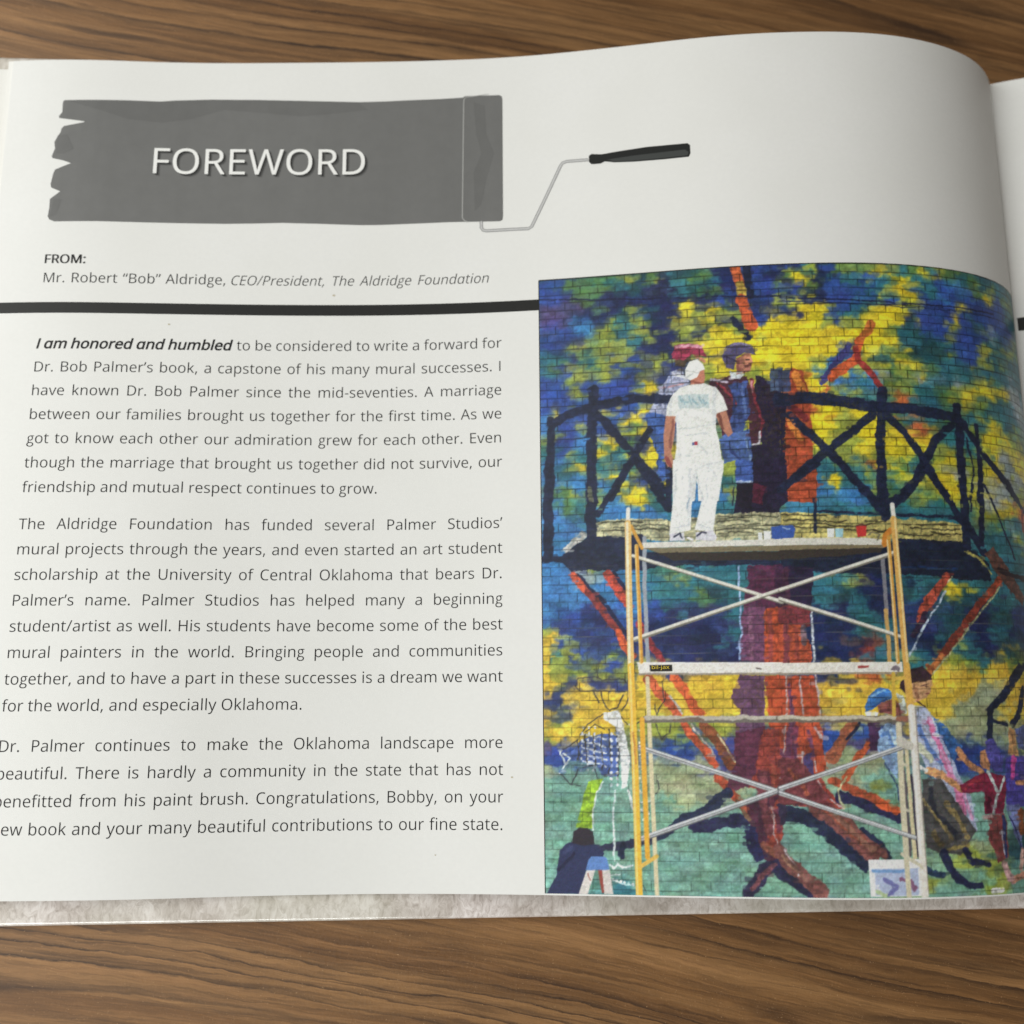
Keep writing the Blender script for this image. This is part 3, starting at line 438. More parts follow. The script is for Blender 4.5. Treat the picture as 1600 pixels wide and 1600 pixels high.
 (2.2,4,(216,228,232),[119,683,130,681]),
 (2.9,2,(216,228,232),[83,773,83,773]),
 (2.9,2,(216,228,232),[88,774,88,774]),
 (2.9,2,(216,228,232),[93,775,93,776]),
 (2.9,2,(216,228,232),[97,776,98,777]),
 (2.8,2,(216,228,232),[102,777,102,778]),
 (2.8,2,(216,228,232),[107,778,107,779]),
 (0,7,(66,42,74),[392,584,409,588,404,625,393,625]),
 (0,6,(138,172,214),[404,600,415,593,428,595,430,625,424,657,412,643,404,625]),
 (4.1,8,(90,130,196),[407,605,418,602,421,622]),
 (2.2,5,(52,70,110),[410,639,421,660,425,685]),
 (0,5,(130,74,70),[406,570,425,562,436,570,433,584,407,580]),
 (0,4,(52,104,174),[390,577,394,559,408,549,422,552,426,561,408,569,398,577]),
 (3,6,(110,160,210),[398,559,415,553]),
 (2.3,5,(40,70,130),[399,573,416,564]),
 (0,4,(200,206,214),[390,577,407,579,405,583,392,583]),
 (0,5,(186,196,190),[430,555,437,559,443,572,441,582,433,579]),
 (0,5,(52,36,46),[434,550,449,528,465,524,477,537,475,544,453,544,443,559]),
 (5.3,5,(150,80,50),[471,524,478,528]),
 (0,4,(204,154,112),[450,545,476,541,473,555,467,563,449,568]),
 (1.5,3,(70,46,44),[461,548,471,546]),
 (1.3,3,(70,46,44),[453,546,454,557]),
 (1.7,3,(60,40,40),[455,566,465,572]),
 (0,5,(52,98,166),[473,582,490,597,509,619,497,638,483,611]),
 (4.9,8,(34,52,100),[478,601,493,633]),
 (0,5,(168,178,210),[449,571,466,572,474,583,481,604,498,640,515,678,520,719,508,714,485,668,460,648,449,615]),
 (8.3,9,(214,116,164),[469,588,478,618,496,661,503,695]),
 (4.1,8,(206,150,190),[481,626,503,667,514,702]),
 (5.6,9,(90,120,184),[455,597,466,625,480,640]),
 (7.4,9,(190,194,170),[451,618,467,636]),
 (3.4,5,(216,90,140),[472,601,479,610]),
 (0,6,(72,70,72),[454,657,478,658,497,686,519,718,495,746,472,743,452,735,449,685]),
 (7.3,12,(128,112,72),[482,686,497,707,506,726]),
 (4,9,(120,106,76),[453,682,472,710,486,727]),
 (6.6,10,(44,46,58),[462,668,467,696,490,721]),
 (4.3,8,(136,120,70),[479,739,507,735]),
 (9.6,5,(208,148,96),[462,648,481,654,503,668]),
 (8.2,5,(200,136,90),[503,624,517,639,532,650]),
 (4.8,5,(220,224,220),[451,643,460,648]),
 (10.1,6,(32,36,66),[474,743,486,769,499,776]),
 (7.8,6,(32,36,66),[487,775,518,780]),
 (8.3,6,(32,36,66),[502,740,507,752,529,756]),
 (7.9,8,(36,52,80),[448,759,470,765]),
 (0,5,(190,130,88),[533,626,542,624,548,637,545,650,533,644]),
 (0,5,(76,72,152),[541,614,554,610,565,634,564,652,550,650,542,628]),
 (0,5,(122,32,58),[502,663,534,651,567,656,599,662,597,672,567,673,560,698,531,700,533,674,503,673]),
 (6.2,9,(76,22,44),[539,683,536,697]),
 (4.4,8,(160,50,66),[507,667,531,658]),
 (4.1,4,(176,194,196),[541,650,554,675,544,698]),
 (3.3,4,(176,194,196),[565,658,553,678]),
 (0,6,(126,58,60),[533,702,562,698,560,749,544,754,536,727]),
 (4.7,6,(190,150,150),[532,704,541,703]),
 (4.4,6,(40,50,96),[559,702,556,747]),
 (1.6,4,(180,190,210),[554,719,554,745]),
 (0,5,(194,142,92),[579,597,589,600,592,633,575,631]),
 (0,6,(84,96,150),[589,598,609,594,604,627,594,624]),
 (0,6,(72,64,156),[570,634,603,633,594,692,565,689]),
 (7.4,8,(200,70,150),[584,636,579,656]),
 (6.6,5,(190,130,90),[585,665,599,664]),
 (0,7,(110,120,176),[565,689,587,688,585,741,571,723]),
 (2.5,4,(40,46,96),[567,698,583,739]),
 (9.1,6,(120,66,36),[588,697,585,720]),
 (9,6,(188,146,148),[553,756,558,771,564,775]),
 (7.5,6,(190,132,110),[566,775,583,771]),
 (6.1,6,(190,150,140),[585,741,579,765]),
 (7.1,6,(220,220,220),[536,787,547,787]),
 (1.5,2,(60,40,40),[467,549,471,549]),
 (1.7,2,(150,84,70),[467,558,471,557]),
 (4.2,5,(168,116,84),[454,552,456,564]),
 (3.8,4,(90,50,52),[409,579,420,576]),
 (1.3,2,(60,40,44),[425,572,429,571]),
 (3.7,7,(120,146,190),[411,625,419,648]),
 (3.4,6,(176,204,232),[420,600,425,618]),
 (4.9,9,(104,60,88),[302,545,302,592,296,639]),
 (4.8,9,(104,60,88),[306,610,306,639,312,653]),
 (4.9,9,(104,60,88),[321,599,324,632]),
 (4.8,9,(104,60,88),[289,624,297,649]),
 (5.5,9,(94,46,60),[272,649,277,684]),
 (5.5,9,(94,46,60),[259,646,262,670]),
 (5.5,9,(94,46,60),[277,693,281,716]),
 (5.8,8,(124,58,66),[301,475,300,518]),
 (5,8,(150,66,56),[313,479,313,518]),
 (6.6,8,(150,66,60),[283,458,282,516]),
 (5.1,8,(128,84,112),[260,454,259,514]),
 (0,9,(112,56,62),[286,635,308,631,322,649,343,677,319,686,283,684]),
 (5.5,9,(150,76,58),[297,646,317,674]),
 (11.1,9,(110,58,66),[265,649,266,684,268,716]),
 (4.1,7,(150,72,58),[279,638,279,674]),
 (6.2,9,(134,92,78),[342,695,365,716,387,738]),
 (4.7,7,(122,84,76),[291,747,308,769]),
 (5.4,10,(96,84,58),[461,720,471,734]),
 (2.6,7,(150,132,84),[457,685,477,717]),
 (9.1,9,(58,32,58),[297,402,295,447]),
 (7.9,9,(66,36,58),[305,406,304,446]),
]
FRONT_SHAPES=[
 (0,2,(44,50,88),[34,730,55,728,73,743,71,747,54,751,43,791,1,791,15,769,19,741,27,733]),
 (3.9,8,(34,36,66),[19,762,36,742]),
 (3.2,8,(58,66,108),[23,744,34,735]),
 (0,2,(46,40,50),[35,732,36,719,43,713,53,714,60,719,61,733,47,735]),
 (0,0.3,(150,66,58),[65,762,70,761,73,788,69,789]),
 (0,0.3,(214,208,204),[51,763,62,762,52,791,41,791]),
 (0,0.3,(210,202,198),[70,761,79,761,83,790,72,790]),
 (0,0.3,(92,132,200),[54,750,57,747,73,747,76,749,79,762,50,763]),
 (1.4,3,(160,90,80),[52,767,55,774]),
 (5.2,2,(152,160,172),[132,359,131,436,132,515]),
 (5.1,0.3,(214,202,164),[131,535,132,624,135,790]),
 (4.8,2,(120,120,130),[425,392,426,460]),
 (5.1,2,(196,156,90),[425,456,425,517]),
 (7.1,0.3,(206,198,170),[430,593,428,667,427,787]),
 (4.5,0.3,(212,200,160),[437,625,437,685,437,746]),
 (4.8,3,(90,84,90),[432,648,431,743]),
 (4.1,3,(60,56,74),[441,654,441,745]),
 (6.7,0.3,(206,198,170),[430,593,428,667,427,787]),
 (4.1,0.3,(212,200,160),[437,625,437,685,438,746]),
 (0,0.3,(212,210,202),[129,365,303,366,303,374,131,372]),
 (0,0.3,(120,110,84),[131,372,303,374,302,381,150,379]),
 (0,2,(52,46,42),[148,379,302,381,302,392,169,389]),
 (0,0.3,(206,204,194),[300,365,406,366,431,369,430,375,300,374]),
 (0,0.3,(120,108,80),[300,374,430,375,428,379,299,381]),
 (0,2,(52,46,42),[299,380,426,379,423,385,356,390,299,392]),
 (0,0.3,(222,226,228),[274,357,279,357,279,366,274,366]),
 (0,0.3,(222,226,228),[281,355,290,356,289,366,281,366]),
 (0,2,(52,84,164),[291,350,304,349,303,366,291,365]),
 (0,2,(52,84,164),[301,349,317,349,320,354,317,365,300,365]),
 (1.6,4,(150,180,220),[306,352,313,354]),
 (0,0.3,(224,228,226),[359,354,368,354,367,365,359,365]),
 (0,0.3,(150,196,208),[369,354,379,354,378,365,369,365]),
 (0,0.3,(196,50,48),[395,351,408,351,407,364,396,365]),
 (1.4,0.3,(90,40,40),[396,351,402,349,408,351]),
 (1.8,3,(110,104,84),[410,363,414,360,424,362,421,369]),
 (4.8,0.3,(120,116,104),[118,382,299,445]),
 (3.6,0.3,(216,214,204),[117,381,299,444]),
 (4.7,0.3,(120,116,104),[297,442,441,489]),
 (3.5,0.3,(216,214,204),[296,440,441,488]),
 (4.6,0.3,(120,116,104),[117,488,300,429]),
 (3.5,0.3,(216,214,204),[116,486,300,428]),
 (4.7,0.3,(120,116,104),[297,430,440,386]),
 (3.5,0.3,(216,214,204),[297,429,440,384]),
 (0,0.3,(226,222,216),[119,516,295,519,294,531,121,529]),
 (0,0.3,(222,218,210),[292,519,440,519,440,531,291,531]),
 (2.3,2,(150,140,128),[121,530,294,532]),
 (2.3,2,(150,140,128),[291,532,431,532]),
 (1.5,0.3,(244,240,236),[119,516,295,519]),
 (2.7,4,(160,60,60),[387,524,397,524]),
 (5.7,8,(120,110,120),[428,525,434,526]),
 (1.5,3,(70,60,60),[264,524,269,525]),
 (0,0.3,(30,28,24),[134,519,162,519,162,527,135,527]),
 (7.9,2,(110,104,96),[127,585,291,586]),
 (4.5,4,(184,178,166),[129,583,291,584]),
 (7.9,2,(110,100,88),[288,586,441,587]),
 (4.5,4,(190,182,164),[289,584,427,586]),
 (6.8,6,(150,100,80),[431,587,441,587]),
 (3.8,8,(120,100,90),[162,586,199,585]),
 (6,0.3,(96,96,100),[118,618,278,669]),
 (2.4,0.3,(206,210,214),[119,617,278,668]),
 (1.8,0.3,(176,180,184),[118,620,278,671]),
 (6.5,0.3,(96,96,100),[119,726,287,668]),
 (2.6,0.3,(206,210,214),[119,724,287,666]),
 (1.9,0.3,(176,180,184),[119,727,287,669]),
 (5.9,0.3,(96,96,100),[284,667,432,620]),
 (2.3,0.3,(206,210,214),[284,666,432,618]),
 (1.8,0.3,(176,180,184),[284,669,432,621]),
 (5.5,0.3,(96,96,100),[284,672,440,724]),
 (2.2,0.3,(206,210,214),[284,671,440,723]),
 (1.6,0.3,(176,180,184),[284,674,440,725]),
 (4.8,0.3,(228,190,110),[122,369,123,435,124,515]),
 (2.8,0.3,(214,150,54),[123,369,124,435,125,515]),
 (4.4,0.3,(206,150,60),[116,343,129,372]),
 (5.2,0.3,(226,222,214),[113,321,112,345]),
 (8,0.3,(226,184,108),[112,339,111,435,111,567]),
 (3.2,0.3,(236,222,190),[111,339,110,435,109,567]),
 (6,0.3,(232,170,52),[123,585,124,667,125,747]),
 (8,0.3,(238,184,56),[111,520,113,649,114,791]),
 (2.3,0.3,(244,208,120),[110,520,111,649,112,791]),
 (4.7,0.3,(222,180,80),[116,758,136,746]),
 (2.6,5,(200,140,60),[113,602,113,638]),
 (7.2,2,(200,124,44),[438,357,431,363,429,374]),
 (4.8,0.3,(206,150,62),[435,365,435,441,435,519]),
 (1.6,0.3,(234,206,150),[433,369,434,441,434,519]),
 (5.7,0.3,(222,220,212),[443,324,444,350]),
 (7.6,0.3,(218,168,86),[443,342,444,441,445,572]),
 (2.4,0.3,(240,206,140),[445,342,446,441,447,572]),
 (4.6,0.3,(206,172,66),[428,533,425,582]),
 (4.6,0.3,(214,176,72),[428,539,445,538]),
 (7.3,0.3,(220,170,76),[446,523,447,576]),
 (9,0.3,(228,222,212),[447,574,447,668,446,789]),
 (2.6,0.3,(246,242,236),[446,576,445,668,444,789]),
 (1.5,0.3,(160,150,140),[452,576,451,668,450,788]),
 (11.2,4,(200,196,184),[431,613,441,618]),
 (3.7,2,(206,200,176),[430,639,436,641]),
 (3.6,2,(206,200,176),[422,742,445,757]),
 (3.3,2,(206,200,176),[429,692,435,694]),
 (0,0.3,(228,228,230),[382,748,445,748,445,789,382,789]),
 (0,2,(172,184,214),[389,758,440,758,439,788,388,788]),
 (3.6,3,(112,152,204),[387,761,426,760]),
 (4.6,10,(110,112,170),[400,770,412,777,405,786]),
 (5.3,10,(210,216,230),[391,777,394,785]),
 (4.3,10,(130,90,120),[417,769,431,771,435,781]),
 (5.3,8,(176,196,150),[390,784,401,787]),
 (6.1,0.3,(206,198,170),[427,748,427,789]),
 (8.3,0.3,(228,222,212),[446,747,446,789]),
 (3.6,2,(206,200,176),[422,742,445,757]),
 (0,0.3,(182,122,98),[165,199,178,200,175,227,170,249,174,264,165,268,161,258,161,226]),
 (3.3,5,(140,86,76),[174,206,170,242]),
 (4.9,4,(140,70,66),[164,256,169,265]),
 (0,0.3,(182,122,98),[227,200,242,197,246,214,249,227,243,232,234,219]),
 (4.6,5,(120,70,60),[231,203,236,220]),
 (0,0.3,(192,120,98),[205,144,216,139,217,151,215,160,198,160,199,152]),
 (3.8,4,(150,84,70),[199,157,214,159]),
 (0,0.3,(226,228,224),[196,160,216,159,231,166,239,179,244,196,227,201,228,219,178,221,178,201,165,200,167,187,173,174,184,163]),
 (0,0.3,(228,230,226),[178,218,227,217,231,235,234,264,235,274,227,315,202,314,202,278,197,314,170,313,171,275,177,243]),
 (0,0.3,(228,230,228),[172,259,201,261,202,278,193,321,191,351,164,356,170,312,171,284]),
 (0,0.3,(228,230,228),[202,261,236,262,235,275,228,299,219,354,196,351,206,314,202,280]),
 (0,2,(206,206,216),[164,355,182,353,183,364,164,364]),
 (0,2,(206,206,216),[197,354,219,351,223,361,221,365,197,364]),
 (2.4,3,(60,64,84),[170,359,177,354,179,360]),
 (2.4,3,(60,64,84),[199,358,205,353,210,355]),
 (2.8,4,(230,230,236),[186,360,193,362]),
 (0,0.3,(236,238,236),[192,139,198,128,208,126,215,133,217,140,211,142,207,150,198,154,192,150]),
 (1.7,3,(196,198,196),[194,141,209,144]),
 (3,4,(196,200,200),[193,150,201,146]),
 (0,3,(190,204,206),[181,173,221,173,221,192,182,192]),
 (1.9,4,(140,172,184),[184,175,187,183]),
 (1.9,4,(140,172,184),[188,179,191,187]),
 (1.9,4,(140,172,184),[192,184,195,184]),
 (1.9,4,(140,172,184),[196,176,199,187]),
 (1.9,4,(140,172,184),[200,180,203,184]),
 (1.9,4,(140,172,184),[204,184,207,188]),
 (1.9,4,(140,172,184),[209,176,211,185]),
 (1.9,4,(140,172,184),[213,181,215,188]),
 (1.9,4,(140,172,184),[216,185,219,185]),
 (1.2,2,(200,206,208),[178,219,202,217,227,215]),
 (1.8,5,(208,212,214),[204,272,215,267,233,262]),
 (2.5,5,(208,212,214),[179,251,195,256]),
 (1.8,5,(208,212,214),[202,278,201,268]),
 (3.7,5,(208,212,214),[178,202,181,215]),
 (1.8,5,(208,212,214),[173,273,190,266]),
 (2.9,5,(208,212,214),[215,267,218,303]),
 (4.6,5,(208,212,214),[228,168,225,213]),
 (4.9,5,(208,212,214),[200,280,195,312]),
 (3.3,5,(208,212,214),[174,277,173,311]),
 (2.1,5,(208,212,214),[186,227,217,227]),
 (2.9,5,(208,212,214),[205,240,216,253]),
 (2.9,5,(208,212,214),[174,177,170,198]),
 (5.4,8,(238,240,238),[186,239,187,303]),
 (5.3,8,(238,240,238),[217,281,212,310]),
 (6.3,10,(236,238,236),[195,199,214,200]),
 (0,0.3,(170,60,72),[200,236,204,236,204,241,200,241]),
 (0,0.3,(90,100,150),[197,237,200,237,200,241,197,241]),
 (2.9,5,(206,210,214),[184,281,175,310]),
 (2.9,5,(206,210,214),[215,286,211,322]),
 (1.8,5,(206,210,214),[170,346,188,344]),
 (1.8,5,(206,210,214),[201,345,216,347]),
 (3.7,5,(206,210,214),[194,273,190,321,188,344]),
 (2,5,(206,210,214),[226,283,217,274]),
 (3.3,5,(206,210,214),[203,286,207,314]),
 (1.6,4,(150,170,190),[191,311,188,323]),
 (4.9,8,(238,240,238),[181,269,176,320]),
 (4.9,8,(238,240,238),[218,286,211,337]),
]

# ------------------------------------------------------------------ materials
def lin(c):
    c=np.asarray(c,float)/255.; return np.where(c<=.04045,c/12.92,((c+.055)/1.055)**2.4)
def rgba(c): return tuple(lin(c))+(1,)
def mat(name,col=None,rough=.6,spec=.3):
    m=bpy.data.materials.new(name); m.use_nodes=True; b=m.node_tree.nodes['Principled BSDF']
    if col is not None: b.inputs['Base Color'].default_value=rgba(col)
    b.inputs['Roughness'].default_value=rough; b.inputs['Specular IOR Level'].default_value=spec
    return m
class NT:
    def __init__(s,m): s.t=m.node_tree; s.b=s.t.nodes['Principled BSDF']
    def n(s,typ,**k):
        x=s.t.nodes.new(typ)
        for a,v in k.items():
            if a.startswith('i_'): x.inputs[int(a[2:]) if a[2:].isdigit() else a[2:]].default_value=v
            else: setattr(x,a,v)
        return x
    def l(s,a,b): s.t.links.new(a,b)
    def math(s,op,a,b=None,c=None):
        x=s.n('ShaderNodeMath',operation=op)
        for i,v in enumerate((a,b,c)):
            if v is None: continue
            if isinstance(v,(int,float)): x.inputs[i].default_value=v
            else: s.l(v,x.inputs[i])
        return x.outputs[0]
    def noise(s,vec,scale,detail=3,rough=.5,dist=0):
        x=s.n('ShaderNodeTexNoise'); x.inputs['Scale'].default_value=scale; x.inputs['Detail'].default_value=detail
        x.inputs['Roughness'].default_value=rough; x.inputs['Distortion'].default_value=dist; s.l(vec,x.inputs['Vector']); return x.outputs['Fac']
    def ramp(s,fac,stops):
        x=s.n('ShaderNodeValToRGB'); e=x.color_ramp.elements
        while len(e)<len(stops): e.new(.5)
        for k,(p,c) in zip(e,stops): k.position=p; k.color=c
        s.l(fac,x.inputs[0]); return x.outputs[0]
    def mix(s,fac,a,b,mode='MIX'):
        x=s.n('ShaderNodeMix',data_type='RGBA',blend_type=mode)
        for i,v in ((0,fac),(6,a),(7,b)):
            if isinstance(v,(int,float,tuple)): x.inputs[i].default_value=v
            else: s.l(v,x.inputs[i])
        return x.outputs[2]
    def mapping(s,vec,rot=0,scale=(1,1,1)):
        x=s.n('ShaderNodeMapping'); x.inputs['Rotation'].default_value=(0,0,rot); x.inputs['Scale'].default_value=scale; s.l(vec,x.inputs['Vector']); return x.outputs[0]
    def bump(s,h,strength,dist):
        x=s.n('ShaderNodeBump'); x.inputs['Strength'].default_value=strength; x.inputs['Distance'].default_value=dist
        s.l(h,x.inputs['Height']); s.l(x.outputs[0],s.b.inputs['Normal'])
G1=lambda v:(v,v,v,1)

def wood_material():
    m=mat('walnut_laminate',rough=.42,spec=.62); t=NT(m)
    co=t.n('ShaderNodeTexCoord').outputs['Object']
    r0=t.mapping(co,rot=math.radians(10.5),scale=(1,1,1))      # metres, x along the grain
    # slow bending of the grain
    w=t.noise(t.mapping(r0,scale=(3.8,8,1)),1,2,.4)
    sep=t.n('ShaderNodeSeparateXYZ'); t.l(r0,sep.inputs[0])
    y=t.math('ADD',sep.outputs[1],t.math('MULTIPLY',t.math('SUBTRACT',w,.5),.034))
    w2=t.noise(t.mapping(r0,scale=(38,200,1)),1,4,.6)
    y=t.math('ADD',y,t.math('MULTIPLY',t.math('SUBTRACT',w2,.5),.0024))
    w3=t.noise(t.mapping(r0,scale=(260,900,1)),1,2,.6)
    y=t.math('ADD',y,t.math('MULTIPLY',t.math('SUBTRACT',w3,.5),.0005))
    cb=t.n('ShaderNodeCombineXYZ'); t.l(sep.outputs[0],cb.inputs[0]); t.l(y,cb.inputs[1]); P=cb.outputs[0]
    broad=t.noise(t.mapping(P,scale=(3.2,95,1)),1,4,.6)
    ring=t.noise(t.mapping(P,scale=(1.1,24,1)),1,2,.35)
    saw=t.math('FRACT',t.math('MULTIPLY',ring,25.))
    line=t.ramp(saw,[(0,G1(0)),(.40,G1(.06)),(.74,G1(.34)),(.93,G1(1)),(.985,G1(.25)),(1,G1(0))])
    sgate=t.ramp(t.noise(t.mapping(P,scale=(9,90,1)),1,3),[(.34,G1(.18)),(.60,G1(1))])
    hair=t.noise(t.mapping(P,scale=(10,620,1)),1,3,.55)
    fib=t.noise(t.mapping(P,scale=(95,2500,1)),1,3,.6)
    fine=t.noise(t.mapping(P,scale=(30,700,1)),1,4,.62)
    c=t.ramp(broad,[(.28,rgba((100,67,35))),(.44,rgba((126,88,49))),(.58,rgba((156,115,71))),(.74,rgba((114,79,43)))])
    c=t.mix(t.ramp(hair,[(.56,G1(0)),(.66,G1(.55)),(.70,G1(.2))]),c,rgba((62,39,20)))
    c=t.mix(t.ramp(hair,[(.34,G1(.45)),(.44,G1(0))]),c,rgba((172,126,80)))
    c=t.mix(t.math('MULTIPLY',t.math('MULTIPLY',line,sgate),.86),c,rgba((40,22,10)))
    c=t.mix(t.ramp(fine,[(.50,G1(0)),(.72,G1(.55))]),c,rgba((64,41,22)))
    c=t.mix(t.ramp(fib,[(.45,G1(0)),(.75,G1(.38))]),c,rgba((58,37,20)))
    c=t.mix(t.ramp(fib,[(.24,G1(.40)),(.44,G1(0))]),c,rgba((164,120,78)))
    sp=t.noise(co,2600,2,.6)
    c=t.mix(t.ramp(sp,[(.67,G1(0)),(.76,G1(.6))]),c,rgba((200,160,116)))  # tiny glints off the laminate, painted into the colour as pale specks
    t.l(c,t.b.inputs['Base Color'])
    grain=t.noise(co,1500,3,.6)
    h=t.math('ADD',t.math('MULTIPLY',fine,-.6),t.math('ADD',t.math('MULTIPLY',fib,-.5),t.math('MULTIPLY',grain,.7)))
    t.bump(h,.45,.00014)
    t.l(t.ramp(grain,[(.3,G1(.42)),(.7,G1(.56))]),t.b.inputs['Roughness'])
    return m
def paper_material(name='coated_paper',col=(236,236,234)):
    m=mat(name,col,.55,.22); t=NT(m)
    co=t.n('ShaderNodeTexCoord').outputs['Object']
    a=t.noise(co,900,4,.6); b=t.noise(co,45,3,.5)
    c=t.mix(t.ramp(b,[(.3,G1(0)),(.7,G1(1))]),rgba((col[0]-3,col[1]-3,col[2]-4)),rgba(col))
    c=t.mix(t.ramp(a,[(.35,G1(.0)),(.65,G1(.35))]),c,rgba((col[0]-7,col[1]-7,col[2]-7)))
    t.l(c,t.b.inputs['Base Color'])
    rip=t.noise(co,22,2,.5)
    t.bump(t.math('ADD',t.math('MULTIPLY',a,.00006),t.math('MULTIPLY',rip,.0006)),.14,1.0); return m
def wrap_material():
    m=mat('fibrous_cover_wrap',rough=.3,spec=.5); t=NT(m); t.b.inputs['Coat Weight'].default_value=1; t.b.inputs['Coat Roughness'].default_value=.12
    co=t.n('ShaderNodeTexCoord').outputs['Object']
    r=t.mapping(co,rot=math.radians(-24),scale=(1,.55,1))
    wv=t.noise(co,160,2,.5); add=t.n('ShaderNodeMixRGB',blend_type='ADD'); add.inputs[0].default_value=.003
    t.l(r,add.inputs[1]); t.l(wv,add.inputs[2])
    f=t.noise(add.outputs[0],820,5,.68,.8); g=t.noise(co,95,3,.5)
    c=t.ramp(f,[(.28,rgba((176,163,158))),(.42,rgba((214,204,199))),(.58,rgba((240,232,229))),(.75,rgba((248,244,242)))])
    c=t.mix(t.ramp(g,[(.42,G1(0)),(.68,G1(.6))]),c,rgba((190,182,174)),'MULTIPLY')
    g2=t.noise(co,18,2,.5)
    c=t.mix(t.ramp(g2,[(.4,G1(0)),(.62,G1(.35))]),c,rgba((206,208,188)))
    t.l(c,t.b.inputs['Base Color']); t.bump(f,.08,.00008); return m
def ink(name,col,rough=.5):
    m=mat(name,col,rough,.3); return m
PAPER=paper_material(); PAPER2=paper_material('under_paper',(240,239,235)); WRAP=wrap_material(); WOOD=wood_material()
INK=ink('black_ink',(14,14,16)); INKL=ink('heavy_black_ink',(30,30,29)); BAN=ink('grey_ink',(113,113,112)); BAND=ink('darker_grey_ink',(106,106,103))
def mottled(m,col,amp):
    t=NT(m); co=t.n('ShaderNodeTexCoord').outputs['Object']; a=t.noise(co,260,4,.6); b=t.noise(t.mapping(co,scale=(1,.04,1)),160,2,.5)
    lo=tuple(max(0,x-amp) for x in col); hi=tuple(x+amp for x in col)
    c=t.mix(t.ramp(t.math('ADD',t.math('MULTIPLY',a,.6),t.math('MULTIPLY',b,.4)),[(.35,G1(0)),(.65,G1(1))]),rgba(lo),rgba(hi)); t.l(c,t.b.inputs['Base Color'])
mottled(BAN,(113,113,112),2.5); mottled(BAND,(107,107,106),2.5)
WHITE_INK=ink('white_lettering',(242,242,240)); LINE_INK=ink('pale_grey_line',(168,168,166)); WIRE_A=ink('wire_grey',(150,150,150)); WIRE_B=ink('wire_light',(206,206,206))
GRIP=ink('grip_black',(32,34,33)); GRIP2=ink('grip_grey',(66,69,68)); YEL=ink('yellow_lettering',(222,196,60)); SPECK=ink('paper_speck',(196,188,166))
def shade_ink(name,a):
    m=mat(name,(40,40,40),.5,.3); t=m.node_tree; tr=t.nodes.new('ShaderNodeBsdfTransparent'); mx=t.nodes.new('ShaderNodeMixShader'); mx.inputs[0].default_value=a
    t.links.new(tr.outputs[0],mx.inputs[1]); t.links.new(t.nodes['Principled BSDF'].outputs[0],mx.inputs[2]); t.links.new(mx.outputs[0],t.nodes['Material Output'].inputs[0]); return m
SHADOW=shade_ink('drop_shadow_ink',.17)

# ------------------------------------------------------------------ page shape: (u,v) millimetres on the flat sheet -> curved sheet
US=np.linspace(0,279,559); DU=US[1]-US[0]
TH0=np.interp(US,PAGE['KU'],PAGE['TH']); TH1=np.interp(US,PAGE['KU'],PAGE['TH1'])
def _soft(a,n=26):
    k=np.hanning(2*n+1); k/=k.sum(); return np.convolve(np.pad(a,n,mode='reflect',reflect_type='odd'),k,'valid')
TH0=_soft(TH0); TH1=_soft(TH1)
def page_xyz(u,v,lift=0.,raw=False):
    u=np.atleast_1d(np.asarray(u,float)); v=np.broadcast_to(np.asarray(v,float),u.shape); out=np.empty((len(u),3))
    vq,invx=np.unique(np.round(v,3),return_inverse=True)
    if len(vq)>400:
        vq=np.linspace(v.min(),v.max(),240); fr=(v-vq[0])/(vq[1]-vq[0]); j=np.clip(fr.astype(int),0,238); w=(fr-j)[:,None]
        A=np.stack([_line(q) for q in vq]); iu=np.clip(u,0,278.999)/DU; i=iu.astype(int); g=(iu-i)[:,None]
        p=lambda J: A[J,i]*(1-g)+A[J,np.minimum(i+1,558)]*g
        q=p(j)*(1-w)+p(j+1)*w
    else:
        A=np.stack([_line(q) for q in vq]); iu=np.clip(u,0,278.999)/DU; i=iu.astype(int); g=(iu-i)[:,None]
        q=A[invx,i]*(1-g)+A[invx,np.minimum(i+1,558)]*g
    out[:,0]=q[:,0]+np.minimum(u,0)-q[:,2]*lift; out[:,1]=v; out[:,2]=q[:,1]+q[:,3]*lift
    return out*MM
_LC={}
def _line(v):
    if v not in _LC:
        k=(v-108)/108.; th=TH0+k*TH1
        x=np.concatenate([[0],np.cumsum(.5*DU*(np.cos(th[1:])+np.cos(th[:-1])))]); z=np.concatenate([[0],np.cumsum(.5*DU*(np.sin(th[1:])+np.sin(th[:-1])))])+PAGE['Z0']*k
        _LC[v]=np.stack([x,z,np.sin(th),np.cos(th)],1)
    return _LC[v]

